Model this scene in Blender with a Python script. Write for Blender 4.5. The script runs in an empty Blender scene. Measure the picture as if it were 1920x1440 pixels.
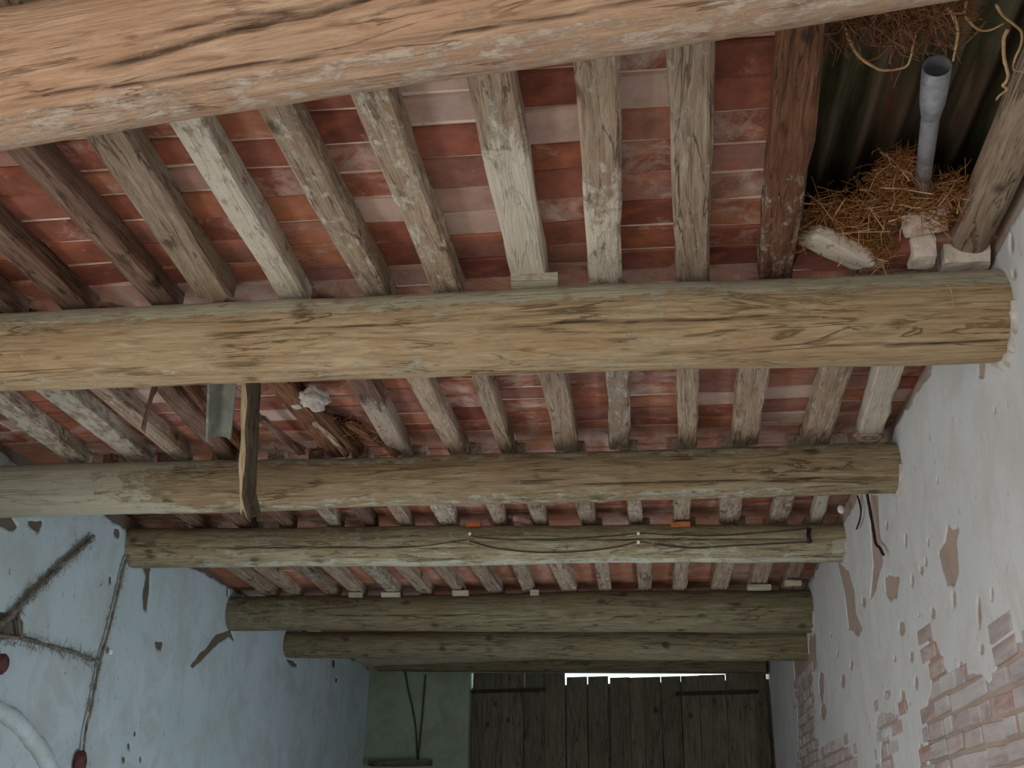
import bpy, bmesh, math, random
import numpy as np
from mathutils import Vector, Matrix, noise as mn

SC = bpy.context.scene
COL = SC.collection
random.seed(7)

# ------------------------------------------------------------------ camera
F, VX, VY, ROLL, CZ = 2100.0, 1242.3, 1577.5, -0.0346, 1.55
_Y = np.array([VX - 960, -(VY - 720), F]); _Y /= np.linalg.norm(_Y)
_Z = np.array([math.sin(ROLL), math.cos(ROLL), 0.0]); _Z -= (_Z @ _Y) * _Y; _Z /= np.linalg.norm(_Z)
_X = np.cross(_Z, _Y)
if _X[0] < 0: _X = -_X
cd = bpy.data.cameras.new('camera'); cam = bpy.data.objects.new('camera', cd); COL.objects.link(cam)
cd.sensor_width = 36; cd.lens = F * 36 / 1920; cd.clip_start = 0.02; cd.clip_end = 200
cam.matrix_world = Matrix(((_X[0], _X[1], -_X[2], 0), (_Y[0], _Y[1], -_Y[2], 0), (_Z[0], _Z[1], -_Z[2], CZ), (0, 0, 0, 1)))
SC.camera = cam

# ------------------------------------------------------------------ world, daylight, exposure
W = bpy.data.worlds.new('world'); SC.world = W; W.use_nodes = True
bgn = W.node_tree.nodes['Background']
bgn.inputs[0].default_value = (0.80, 0.90, 1.0, 1); bgn.inputs[1].default_value = 2.5
SC.view_settings.view_transform = 'Standard'; SC.view_settings.look = 'None'
SC.view_settings.exposure = 0.25; SC.view_settings.gamma = 1.0; SC.view_settings.use_curve_mapping = False

XL0 = -3.467
def area(name, loc, target, sx, sy, energy, color):
    l = bpy.data.lights.new(name, 'AREA'); l.shape = 'RECTANGLE'; l.size = sx; l.size_y = sy
    l.energy = energy; l.color = color
    o = bpy.data.objects.new(name, l); COL.objects.link(o); o.location = loc
    o.rotation_euler = (Vector(target) - Vector(loc)).to_track_quat('-Z', 'Y').to_euler()
    return o
# daylight in unseen, assumed openings: wide entrance behind the camera, side doorway and low windows
area('entrance_daylight', (-1.0, -2.62, 1.15), (-1.0, 4.0, 2.0), 3.4, 2.1, 70, (1.0, 0.98, 0.95))
area('side_door_daylight', (XL0 - 0.05, 0.65, 1.2), (0.5, 1.2, 1.5), 2.1, 2.2, 52, (1.0, 0.98, 0.95))
area('added_left_fill', (XL0 - 0.05, 4.9, 0.88), (0.5, 4.9, 1.15), 2.9, 0.8, 40, (0.97, 0.98, 1.0))  # added fill lamp in an unseen window, brightens right wall and ceiling
area('right_window_daylight', (1.2075 + 0.05, 7.3, 0.88), (-3.4, 7.3, 1.1), 2.5, 0.8, 50, (0.74, 0.86, 1.0))

# ------------------------------------------------------------------ projection helpers
def ray(px, py):
    c = np.array([px - 960, 720 - py, F])
    return np.array([_X @ c, _Y @ c, _Z @ c])
def onz(px, py, z): d = ray(px, py); d = d * ((z - CZ) / d[2]); return Vector((d[0], d[1], z))
def onx(px, py, x): d = ray(px, py); d = d * (x / d[0]); return Vector((x, d[1], d[2] + CZ))
def ony(px, py, y): d = ray(px, py); d = d * (y / d[1]); return Vector((d[0], y, d[2] + CZ))
XR, XL = 1.2075, -3.467
def lerp(a, b, t): return a + (b - a) * t
def interp(x, xs, ys): return float(np.interp(x, xs, ys))
RZ = CZ
def zj(y):            # underside of the joists
    return RZ + interp(y, [-3, 1.9, 3.65, 5.45, 7.13, 8.86, 14], [1.81, 1.81, 1.845, 1.86, 1.915, 1.825, 1.80])
JH = 0.085            # joist height
def zbr(y): return zj(y) + JH

# ------------------------------------------------------------------ materials
def newmat(name):
    m = bpy.data.materials.new(name); m.use_nodes = True
    nt = m.node_tree; b = nt.nodes['Principled BSDF']; b.inputs['Roughness'].default_value = 0.85
    b.inputs['Specular IOR Level'].default_value = 0.25
    return m, nt, b
def N(nt, t, **kw):
    n = nt.nodes.new(t)
    for k, v in kw.items():
        if k.startswith('i_'): n.inputs[k[2:].replace('_', ' ')].default_value = v
        else: setattr(n, k, v)
    return n
def L(nt, a, b): nt.links.new(a, b)
def c4(c): return (c[0], c[1], c[2], 1)
def ramp(nt, fac, stops, interp='LINEAR'):
    r = N(nt, 'ShaderNodeValToRGB'); r.color_ramp.interpolation = interp
    e = r.color_ramp.elements
    while len(e) < len(stops): e.new(0.5)
    for k, (p, c) in enumerate(stops):
        e[k].position = p; e[k].color = c4(c) if not isinstance(c, (int, float)) else (c, c, c, 1)
    L(nt, fac, r.inputs[0]); return r.outputs[0]
def noise(nt, vec, scale, detail=5, rough=0.6, dist=0.0):
    n = N(nt, 'ShaderNodeTexNoise'); n.inputs['Scale'].default_value = scale; n.inputs['Detail'].default_value = detail
    n.inputs['Roughness'].default_value = rough; n.inputs['Distortion'].default_value = dist
    if vec is not None: L(nt, vec, n.inputs['Vector'])
    return n.outputs['Fac']
def mapping(nt, vec, scale):
    m = N(nt, 'ShaderNodeMapping'); m.inputs['Scale'].default_value = scale; L(nt, vec, m.inputs['Vector']); return m.outputs[0]
def mix(nt, fac, a, b, mode='MIX'):
    m = N(nt, 'ShaderNodeMix', data_type='RGBA', blend_type=mode)
    for s, v in ((0, fac), (6, a), (7, b)):
        if hasattr(v, 'links') or hasattr(v, 'is_linked'): L(nt, v, m.inputs[s])
        elif isinstance(v, (int, float)): m.inputs[s].default_value = v
        else: m.inputs[s].default_value = c4(v)
    return m.outputs[2]
def math_(nt, op, a, b=0.0, clamp=False):
    m = N(nt, 'ShaderNodeMath', operation=op, use_clamp=clamp)
    for s, v in ((0, a), (1, b)):
        if hasattr(v, 'is_linked'): L(nt, v, m.inputs[s])
        else: m.inputs[s].default_value = v
    return m.outputs[0]
def bump(nt, b, h, strength=0.4, dist=0.01):
    n = N(nt, 'ShaderNodeBump'); n.inputs['Strength'].default_value = strength; n.inputs['Distance'].default_value = dist
    L(nt, h, n.inputs['Height']); L(nt, n.outputs[0], b.inputs['Normal'])
def objvec(nt, rnd=0.0):
    tc = N(nt, 'ShaderNodeTexCoord'); v = tc.outputs['Object']
    if rnd:
        oi = N(nt, 'ShaderNodeObjectInfo'); r = math_(nt, 'MULTIPLY', oi.outputs['Random'], rnd)
        a = N(nt, 'ShaderNodeVectorMath', operation='ADD'); cmb = N(nt, 'ShaderNodeCombineXYZ')
        L(nt, r, cmb.inputs[0]); L(nt, r, cmb.inputs[1]); L(nt, v, a.inputs[0]); L(nt, cmb.outputs[0], a.inputs[1])
        return a.outputs[0], oi.outputs['Random']
    return v, None

def wood(name, dark, mid, light, wash=(0.56, 0.51, 0.43), grain=1.0, moss=None, rnd=31.0):
    m, nt, b = newmat(name)
    v, r = objvec(nt, rnd)
    g1 = noise(nt, mapping(nt, v, (1.6, 17 * grain, 17 * grain)), 2.4, 9, 0.68, 1.0)
    g2 = noise(nt, mapping(nt, v, (2.5, 70 * grain, 70 * grain)), 1.6, 4, 0.6, 0.3)
    pat = noise(nt, mapping(nt, v, (1.2, 4, 4)), 1.7, 4, 0.6)
    col = ramp(nt, g1, [(0.22, dark), (0.42, mid), (0.66, light), (0.85, mid)])
    col = mix(nt, ramp(nt, pat, [(0.40, 0.0), (0.66, 0.55)]), col, (mid[0] * 1.06, mid[1] * 0.90, mid[2] * 0.80))
    st = ramp(nt, g2, [(0.30, 0.45), (0.45, 1.0)])
    col = mix(nt, 0.55, col, mix(nt, 1.0, col, st, 'MULTIPLY'))
    kn = noise(nt, mapping(nt, v, (5, 9, 9)), 1.1, 2, 0.5)
    col = mix(nt, ramp(nt, kn, [(0.70, 0.0), (0.76, 0.7)]), col, dark)
    fi = noise(nt, mapping(nt, v, (0.55, 7 * grain, 7 * grain)), 2.0, 5, 0.55, 1.2)
    fi = math_(nt, 'ABSOLUTE', math_(nt, 'SUBTRACT', fi, 0.5))
    fbk = ramp(nt, noise(nt, mapping(nt, v, (1.6, 3, 3)), 2.1, 3), [(0.42, 0.0), (0.56, 1.0)])
    fis = math_(nt, 'MULTIPLY', ramp(nt, fi, [(0.004, 1.0), (0.020, 0.0)]), fbk)
    col = mix(nt, math_(nt, 'MULTIPLY', fis, 0.75), col, dark)
    vo = N(nt, 'ShaderNodeTexVoronoi'); vo.inputs['Scale'].default_value = 4.2; vo.inputs['Randomness'].default_value = 1.0
    L(nt, mapping(nt, v, (0.8, 1.1, 1.1)), vo.inputs['Vector'])
    kd = math_(nt, 'ADD', vo.outputs['Distance'], math_(nt, 'MULTIPLY', math_(nt, 'SUBTRACT', g1, 0.5), 0.10))
    col = mix(nt, ramp(nt, kd, [(0.07, 0.85), (0.12, 0.35), (0.17, 0.0)]), col, dark)
    at = N(nt, 'ShaderNodeAttribute', attribute_name='wash')
    wn = noise(nt, mapping(nt, v, (4.5, 10, 10)), 2.2, 12, 0.78, 0.3)
    wf = math_(nt, 'ADD', at.outputs['Fac'], math_(nt, 'MULTIPLY', math_(nt, 'SUBTRACT', wn, 0.5), 2.5))
    wf = ramp(nt, wf, [(0.40, 0.0), (0.62, 0.82)])
    wc = mix(nt, noise(nt, v, 9, 4), (wash[0] * 0.72, wash[1] * 0.72, wash[2] * 0.68), wash)
    col = mix(nt, wf, col, wc)
    col = mix(nt, ramp(nt, math_(nt, 'MULTIPLY', at.outputs['Fac'], -0.25), [(0.25, 0.0), (0.8, 0.85)]), col, (dark[0] * 0.5, dark[1] * 0.5, dark[2] * 0.5))
    if moss:
        mf = ramp(nt, noise(nt, v, 3.0, 6), [(0.5, 0.0), (0.68, 0.7)]); col = mix(nt, mf, col, moss)
    if r is not None:
        hv = N(nt, 'ShaderNodeHueSaturation'); L(nt, col, hv.inputs['Color'])
        L(nt, math_(nt, 'ADD', math_(nt, 'MULTIPLY', r, 0.35), 0.82), hv.inputs['Value']); col = hv.outputs[0]
    L(nt, col, b.inputs['Base Color'])
    h = math_(nt, 'ADD', g1, math_(nt, 'ADD', math_(nt, 'MULTIPLY', g2, 0.6), math_(nt, 'SUBTRACT', math_(nt, 'MULTIPLY', wf, 0.25), math_(nt, 'MULTIPLY', fis, 0.8))))
    bump(nt, b, h, 0.7, 0.014)
    return m

M = {}
M['log_pink'] = wood('pinkish_log_wood', (0.12, 0.068, 0.04), (0.37, 0.235, 0.15), (0.54, 0.385, 0.265), (0.58, 0.475, 0.40))
M['log_ochre'] = wood('ochre_log_wood', (0.13, 0.08, 0.035), (0.38, 0.275, 0.155), (0.57, 0.455, 0.285), (0.60, 0.58, 0.45))
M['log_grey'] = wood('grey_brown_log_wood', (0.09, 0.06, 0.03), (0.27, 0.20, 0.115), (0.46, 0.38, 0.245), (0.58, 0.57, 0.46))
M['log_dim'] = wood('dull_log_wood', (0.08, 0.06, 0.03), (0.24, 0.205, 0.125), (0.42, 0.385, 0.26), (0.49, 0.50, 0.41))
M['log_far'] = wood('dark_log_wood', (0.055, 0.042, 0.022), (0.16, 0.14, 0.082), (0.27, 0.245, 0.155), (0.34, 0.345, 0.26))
M['joist'] = wood('joist_wood', (0.09, 0.055, 0.033), (0.30, 0.22, 0.155), (0.48, 0.39, 0.295), (0.70, 0.65, 0.55))
M['joist_dark'] = wood('dark_joist_wood', (0.035, 0.02, 0.013), (0.16, 0.095, 0.065), (0.30, 0.20, 0.15), (0.55, 0.46, 0.38))
M['rotten'] = wood('rotten_wood', (0.03, 0.014, 0.008), (0.14, 0.06, 0.032), (0.30, 0.15, 0.075), (0.62, 0.56, 0.50), grain=1.3)
M['batten'] = wood('pale_batten_wood', (0.15, 0.09, 0.04), (0.42, 0.32, 0.2), (0.6, 0.5, 0.34), (0.62, 0.58, 0.46))
M['lath'] = wood('grey_splintered_wood', (0.022, 0.016, 0.009), (0.065, 0.048, 0.03), (0.13, 0.098, 0.06), (0.3, 0.25, 0.16))
M['lit_edge'] = wood('lit_edge_wood', (0.25, 0.16, 0.08), (0.52, 0.38, 0.22), (0.66, 0.52, 0.33), (0.6, 0.5, 0.35))  # pale tone paints in the light on the dangling timber's left edge
M['door'] = wood('weathered_door_wood', (0.035, 0.03, 0.02), (0.11, 0.10, 0.07), (0.17, 0.155, 0.11), (0.2, 0.19, 0.15))

def brick_mat(name, stops, lime, limeth=(0.55, 0.72), sc=(0.29, 0.16, 0.04), white=0.9):
    m, nt, b = newmat(name)
    v, r = objvec(nt, 53.0); v = mapping(nt, v, sc)
    col = ramp(nt, r, stops)
    n1 = noise(nt, v, 9, 6, 0.65)
    col = mix(nt, 0.6, col, mix(nt, 1.0, col, ramp(nt, n1, [(0.3, 0.35), (0.7, 1.35)]), 'MULTIPLY'))
    col = mix(nt, ramp(nt, noise(nt, v, 7, 3), [(0.55, 0.0), (0.7, 0.5)]), col, (0.42, 0.13, 0.055))
    ln = math_(nt, 'ADD', noise(nt, v, 6.0, 9, 0.75, 0.5), math_(nt, 'MULTIPLY', math_(nt, 'SUBTRACT', math_(nt, 'FRACT', math_(nt, 'MULTIPLY', r, 7.7)), 0.5), 0.22))
    lf = ramp(nt, ln, [(limeth[0], 0.0), (limeth[1], 0.8)])
    wh = ramp(nt, math_(nt, 'FRACT', math_(nt, 'MULTIPLY', r, 17.3)), [(white, 0.0), (white + 0.03, 0.75)])
    lf = math_(nt, 'MAXIMUM', lf, math_(nt, 'MULTIPLY', wh, ramp(nt, n1, [(0.2, 0.6), (0.6, 1.0)])))
    col = mix(nt, lf, col, lime)
    L(nt, col, b.inputs['Base Color']); b.inputs['Roughness'].default_value = 0.95
    bump(nt, b, math_(nt, 'ADD', noise(nt, v, 45, 4), n1), 0.5, 0.006)
    return m
BR = [(0.0, (0.17, 0.05, 0.032)), (0.2, (0.31, 0.115, 0.078)), (0.4, (0.25, 0.08, 0.048)), (0.6, (0.36, 0.15, 0.085)), (0.8, (0.34, 0.175, 0.14)), (1.0, (0.24, 0.10, 0.072))]
M['brick'] = brick_mat('ceiling_brick', BR, (0.58, 0.46, 0.40), (0.54, 0.76))
M['brick_wall'] = brick_mat('limewashed_wall_brick', [(0.0, (0.40, 0.31, 0.29)), (0.4, (0.44, 0.38, 0.37)), (0.8, (0.46, 0.42, 0.41)), (1.0, (0.42, 0.26, 0.21))], (0.54, 0.52, 0.52), (0.42, 0.66), (0.27, 0.07, 0.1))
M['brick_orange'] = brick_mat('orange_brick', [(0, (0.55, 0.17, 0.06)), (1, (0.5, 0.2, 0.09))], (0.6, 0.4, 0.3), (0.7, 0.85), (0.1, 0.1, 0.05))
M['brick_white'] = brick_mat('lime_covered_brick', [(0, (0.45, 0.22, 0.18)), (1, (0.42, 0.19, 0.15))], (0.70, 0.67, 0.58), (0.36, 0.46), (0.3, 0.3, 0.2), white=2)
M['brick_loose'] = brick_mat('half_limed_brick', [(0, (0.42, 0.17, 0.12)), (1, (0.5, 0.22, 0.15))], (0.66, 0.60, 0.52), (0.46, 0.56), (0.3, 0.3, 0.2), white=2)

def plaster(name, base, alt, stain, rust=None, bluish=None):
    m, nt, b = newmat(name); v, _ = objvec(nt)
    n1 = noise(nt, v, 1.1, 6, 0.6); n2 = noise(nt, mapping(nt, v, (1, 1, 0.35)), 5.5, 8, 0.7)
    col = mix(nt, ramp(nt, n1, [(0.35, 0.0), (0.65, 1.0)]), base, alt)
    col = mix(nt, ramp(nt, n2, [(0.56, 0.0), (0.78, 0.55)]), col, stain)
    md = noise(nt, v, 2.6, 7, 0.7, 0.6)
    col = mix(nt, ramp(nt, md, [(0.47, 0.0), (0.56, 0.35), (0.70, 0.6)]), col, (stain[0] * 1.15, stain[1] * 1.1, stain[2] * 1.1))
    sp = noise(nt, mapping(nt, v, (1, 1, 0.5)), 22, 5, 0.7)
    col = mix(nt, ramp(nt, sp, [(0.63, 0.0), (0.69, 0.8)]), col, rust or stain)
    L(nt, col, b.inputs['Base Color']); b.inputs['Roughness'].default_value = 0.95
    bump(nt, b, math_(nt, 'ADD', n2, math_(nt, 'MULTIPLY', noise(nt, v, 40, 5), 0.4)), 0.35, 0.012)
    return m
M['plaster_r'] = plaster('whitewashed_plaster', (0.55, 0.575, 0.58), (0.61, 0.625, 0.63), (0.45, 0.43, 0.40), (0.40, 0.29, 0.23))
M['plaster_l'] = plaster('blue_green_limewash', (0.46, 0.58, 0.60), (0.54, 0.64, 0.70), (0.34, 0.38, 0.35), (0.27, 0.25, 0.20))
M['plaster_e'] = plaster('green_grey_limewash', (0.28, 0.34, 0.25), (0.23, 0.29, 0.21), (0.15, 0.17, 0.12))
M['core_r'] = plaster('bared_masonry', (0.35, 0.29, 0.24), (0.46, 0.33, 0.27), (0.24, 0.20, 0.155), (0.50, 0.29, 0.22))
M['core_l'] = plaster('bared_dark_render', (0.13, 0.11, 0.085), (0.18, 0.14, 0.10), (0.08, 0.07, 0.05))
M['mortar'] = plaster('lime_mortar', (0.80, 0.71, 0.61), (0.56, 0.43, 0.35), (0.30, 0.17, 0.13))
M['floor'] = plaster('earth_floor', (0.36, 0.31, 0.25), (0.44, 0.38, 0.31), (0.28, 0.24, 0.19))

def flat(name, c, rough=0.8, metal=0.0, var=0.35, sc=14, bmp=0.3, c2=None):
    m, nt, b = newmat(name); v, _ = objvec(nt)
    n = noise(nt, v, sc, 6, 0.65)
    col = ramp(nt, n, [(0.3, tuple(x * (1 - var) for x in c)), (0.55, c), (0.75, c2 or tuple(min(1, x * (1 + var)) for x in c))])
    L(nt, col, b.inputs['Base Color']); b.inputs['Roughness'].default_value = rough; b.inputs['Metallic'].default_value = metal
    bump(nt, b, n, bmp, 0.004); return m
M['straw'] = flat('dry_straw', (0.27, 0.115, 0.035), 0.7, 0, 0.6, 26, 0.1, (0.50, 0.25, 0.085))
M['straw_core'] = flat('matted_straw', (0.06, 0.027, 0.012), 0.95, 0, 0.5, 60, 1.0)
M['root'] = flat('pale_root', (0.52, 0.33, 0.17), 0.75, 0, 0.35, 30)
M['root_dark'] = flat('brown_root', (0.20, 0.095, 0.05), 0.85, 0, 0.4, 30)
M['zinc'] = flat('weathered_zinc', (0.34, 0.36, 0.40), 0.55, 0.2, 0.5, 14, 0.3, (0.50, 0.51, 0.55))
M['zinc_rust'] = flat('rust_spotted_zinc', (0.30, 0.31, 0.34), 0.6, 0.15, 0.5, 11, 0.3, (0.20, 0.10, 0.07))
M['iron'] = flat('rusty_black_iron', (0.035, 0.028, 0.022), 0.75, 0.2, 0.4)
M['cable'] = flat('dusty_black_cable', (0.05, 0.047, 0.038), 0.8)
M['dustcable'] = flat('cobwebbed_cable', (0.20, 0.185, 0.15), 0.95, 0, 0.55, 20, 1.0, (0.33, 0.32, 0.28))
M['porcelain'] = flat('white_porcelain', (0.75, 0.76, 0.76), 0.25, 0, 0.1)
M['redbrown'] = flat('red_brown_bakelite', (0.10, 0.04, 0.04), 0.6)
M['mortar_lump'] = flat('crumbling_lime_mortar', (0.50, 0.46, 0.42), 0.95, 0, 0.4, 18, 1.0, (0.68, 0.64, 0.58))
M['tile'] = flat('grey_green_clay_tile', (0.19, 0.20, 0.165), 0.85, 0, 0.35, 10, 0.4, (0.34, 0.33, 0.26))
M['rag'] = flat('grey_rag', (0.36, 0.35, 0.31), 0.9)
M['bluemark'] = flat('dull_blue_paint', (0.10, 0.14, 0.24), 0.8)

def sheet_mat():
    m, nt, b = newmat('corrugated_fibre_sheet'); v, _ = objvec(nt)
    n = noise(nt, mapping(nt, v, (9, 0.7, 1)), 2.0, 6, 0.65); n2 = noise(nt, mapping(nt, v, (3, 0.6, 1)), 1.5, 4, 0.6)
    col = ramp(nt, n, [(0.3, (0.03, 0.033, 0.016)), (0.42, (0.075, 0.08, 0.04)), (0.53, (0.15, 0.115, 0.08)), (0.62, (0.17, 0.065, 0.045)), (0.74, (0.32, 0.28, 0.27))])
    g = N(nt, 'ShaderNodeSeparateXYZ'); L(nt, v, g.inputs[0])
    col = mix(nt, ramp(nt, math_(nt, 'ADD', math_(nt, 'MULTIPLY', g.outputs[0], 1.2), math_(nt, 'SUBTRACT', n2, 0.5)), [(1.05, 0.0), (1.45, 0.55)]), col, (0.30, 0.27, 0.28))
    L(nt, col, b.inputs['Base Color']); b.inputs['Roughness'].default_value = 0.9
    bump(nt, b, n, 0.3, 0.006); return m
M['sheet'] = sheet_mat()

# ------------------------------------------------------------------ object helpers
def tag(o, label=None, cat=None, group=None, kind=None):
    if label: o['label'] = label
    if cat: o['category'] = cat
    if group: o['group'] = group
    if kind: o['kind'] = kind
    return o
def obj(name, verts, faces, mat, parent=None, mw=None, smooth=False, wash=None):
    me = bpy.data.meshes.new(name); me.from_pydata([tuple(v) for v in verts], [], faces); me.update()
    return obj_me(name, me, mat, parent, mw, smooth, wash)
def obj_me(name, me, mat, parent=None, mw=None, smooth=False, wash=None):
    if mat is not None and not me.materials: me.materials.append(mat)
    if smooth: me.polygons.foreach_set('use_smooth', [True] * len(me.polygons))
    if wash is not None:
        a = me.attributes.new('wash', 'FLOAT', 'POINT'); a.data.foreach_set('value', np.asarray(wash, dtype=np.float32))
    o = bpy.data.objects.new(name, me); COL.objects.link(o)
    if parent is not None:
        o.parent = parent
        if mw is None: mw = Matrix.Identity(4)
    if mw is not None: o.matrix_world = mw
    return o
def empty(name, loc=(0, 0, 0)):
    o = bpy.data.objects.new(name, None); COL.objects.link(o); o.location = loc; o.empty_display_size = 0.1
    bpy.context.view_layer.update(); return o
def boxvf(x0, x1, y0, y1, z0, z1):
    v = [(x0, y0, z0), (x1, y0, z0), (x1, y1, z0), (x0, y1, z0), (x0, y0, z1), (x1, y0, z1), (x1, y1, z1), (x0, y1, z1)]
    f = [(0, 3, 2, 1), (4, 5, 6, 7), (0, 1, 5, 4), (1, 2, 6, 5), (2, 3, 7, 6), (3, 0, 4, 7)]
    return v, f
class MB:
    def __init__(s): s.v = []; s.f = []
    def add(s, v, f): n = len(s.v); s.v += [tuple(p) for p in v]; s.f += [tuple(i + n for i in q) for q in f]; return s
    def box(s, *a): return s.add(*boxvf(*a))
    def build(s, name, mat, parent=None, mw=None, smooth=False): return obj(name, s.v, s.f, mat, parent, mw, smooth)
def frame(p0, p1, up=Vector((0, 0, 1))):
    x = (p1 - p0).normalized(); y = up.cross(x).normalized(); z = x.cross(y)
    return Matrix(((x.x, y.x, z.x, p0.x), (x.y, y.y, z.y, p0.y), (x.z, y.z, z.z, p0.z), (0, 0, 0, 1)))
def nz(a, b, c): return mn.noise(Vector((a, b, c)))

def tube(pts, rad, sides=6, lump=0.0, seed=0):
    """tube along a polyline; rad = number or list"""
    pts = [Vector(p) for p in pts]; n = len(pts); V = []; Fc = []
    for i, p in enumerate(pts):
        t = (pts[min(i + 1, n - 1)] - pts[max(i - 1, 0)]).normalized()
        a = t.cross(Vector((0.31, 0.17, 0.93))); a = a.normalized() if a.length > 1e-4 else Vector((1, 0, 0)); b = t.cross(a)
        r = rad[i] if hasattr(rad, '__len__') else rad
        for k in range(sides):
            w = 2 * math.pi * k / sides
            rr = r * (1 + lump * nz(i * 0.7 + seed, k * 1.3, seed * 3.1))
            V.append(p + (a * math.cos(w) + b * math.sin(w)) * rr)
    for i in range(n - 1):
        for k in range(sides):
            k2 = (k + 1) % sides
            Fc.append((i * sides + k, i * sides + k2, (i + 1) * sides + k2, (i + 1) * sides + k))
    Fc.append(tuple(range(sides - 1, -1, -1))); Fc.append(tuple((n - 1) * sides + k for k in range(sides)))
    return V, Fc
def smoothline(pts, n=6):
    """Catmull-Rom through points"""
    P = [Vector(p) for p in pts]; P = [P[0] * 2 - P[1]] + P + [P[-1] * 2 - P[-2]]; out = []
    for i in range(1, len(P) - 2):
        for k in range(n):
            t = k / n; a, b, c, d = P[i - 1:i + 3]
            out.append(0.5 * ((2 * b) + (c - a) * t + (2 * a - 5 * b + 4 * c - d) * t * t + (3 * b - a - 3 * c + d) * t ** 3))
    out.append(P[-2]); return out

# ------------------------------------------------------------------ logs
def log(name, p0, p1, r0, r1, seed, mat, label, ns=200, nr=72, cracks=(), knots=8, rough=0.05, sag=0.012, wash=lambda t, phi: 0.1, group=None, cat='log', parent=None):
    p0, p1 = Vector(p0), Vector(p1); Lg = (p1 - p0).length; mw = frame(p0, p1)
    rnd = random.Random(seed)
    kn = [(rnd.uniform(0.03, 0.97) * Lg, rnd.uniform(-20, 130), rnd.uniform(0.02, 0.045), rnd.uniform(-0.006, 0.012)) for _ in range(knots)]
    V = []; Wv = []
    rm = 0.5 * (r0 + r1)
    for i in range(ns + 1):
        t = i / ns; x = t * Lg
        r = lerp(r0, r1, t) * (1 + rough * nz(x * 1.1, seed * 5.3, 0.2) + rough * 0.4 * nz(x * 4, seed * 2.3, 7))
        oy = sag * nz(x * 0.7, seed * 1.7, 3) * 1.5; oz = sag * nz(x * 0.8, seed * 4.1, 9)
        for k in range(nr):
            phi = 360.0 * k / nr; a = math.radians(phi)
            rr = r * (1 + rough * 0.8 * nz(x * 0.6, 1.6 * math.cos(a) + seed, 1.6 * math.sin(a)) + 0.012 * nz(x * 2, 9 * math.cos(a) + seed, 9 * math.sin(a)))
            for (kx, kp, ks, kd) in kn:
                dx = x - kx
                if abs(dx) < 0.12:
                    dphi = (phi - kp + 180) % 360 - 180; d2 = dx * dx + (math.radians(dphi) * r) ** 2
                    rr += kd * math.exp(-d2 / (ks * ks))
            incr = 0.0
            for (t0, t1, f0, f1, wd, dp) in cracks:
                if t0 <= t <= t1:
                    q = (t - t0) / (t1 - t0); fc = lerp(f0, f1, q) + 3.5 * nz(x * 5, seed, f0) + 1.2 * nz(x * 17, seed, f0)
                    dphi = (phi - fc + 180) % 360 - 180; d = abs(math.radians(dphi) * r)
                    e = min(1.0, 6 * q, 6 * (1 - q))
                    if d < wd: rr -= dp * e * max(0.0, 1 - d / wd)
                    incr = max(incr, e * (1 - d / wd)) if d < wd else incr
            V.append((x, oy - rr * math.sin(a), oz - rr * math.cos(a)))
            Wv.append(wash(t, phi) - 4.5 * incr)
    Fc = []
    for i in range(ns):
        for k in range(nr):
            k2 = (k + 1) % nr
            Fc.append((i * nr + k, (i + 1) * nr + k, (i + 1) * nr + k2, i * nr + k2))
    Fc.append(tuple(range(nr))); Fc.append(tuple(ns * nr + k for k in range(nr - 1, -1, -1)))
    o = obj(name, V, Fc, mat, parent, mw, True, Wv)
    if label: tag(o, label, cat, group)
    return o
def ext(a, b, da=0.25, db=0.25):
    d = (b - a).normalized(); return a - d * da, b + d * db
def dusttop(phi, start=105, span=30): return max(0.0, min(1.0, (phi - start) / span)) if phi < 200 else 0.0

BA = (Vector((XL, 2.28, RZ + 1.65)), Vector((XR, 1.68, RZ + 1.655)))
BB = (Vector((XL, 3.62, RZ + 1.695)), onx(1878, 590, XR))
BC = (onx(6, 922, XL), onx(1683, 877, XR))
BD = (onx(250, 1028, XL), onx(1583, 1017, XR))
BE = (onx(432, 1150, XL), onx(1522, 1146, XR))
BF = (onx(537, 1208, XL), onx(1512, 1209, XR))
def beam_y(b, x): t = (x - b[0].x) / (b[1].x - b[0].x); return lerp(b[0].y, b[1].y, t)

gl = 'round log beams carrying the ceiling'
p = ext(*BA); log('log_beam', *p, 0.158, 0.150, 11, M['log_pink'], 'thick pinkish-brown log crossing the top of the view, nearest of all', 260, 96,
    cracks=[(0.475, 0.66, 40, 72, 0.014, 0.030), (0.44, 0.62, 30, 22, 0.010, 0.010), (0.60, 0.88, 52, 66, 0.009, 0.010), (0.62, 0.80, 24, 32, 0.009, 0.010), (0.50, 0.60, 62, 66, 0.009, 0.008)], knots=16, rough=0.045, group=gl,
    wash=lambda t, phi: 0.16 + (0.32 if phi < 22 or phi > 330 else 0.0) + max(0, (t - 0.8)) * 0.5)
p = ext(*BB); log('log_beam', *p, 0.138, 0.160, 23, M['log_ochre'], 'ochre log with a long crack and a browner right end, second from the viewer', 260, 96,
    cracks=[(0.585, 0.85, 74, 72, 0.010, 0.022), (0.80, 0.965, 36, 33, 0.010, 0.010), (0.40, 0.58, 80, 82, 0.009, 0.006)], knots=14, rough=0.05, group=gl,
    wash=lambda t, phi: 0.24 + 0.52 * dusttop(phi, 100, 14) - max(0, (t - 0.72)) * 0.9 * (1 - dusttop(phi, 100, 14)) + (0.12 if phi < 30 else 0))
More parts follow.
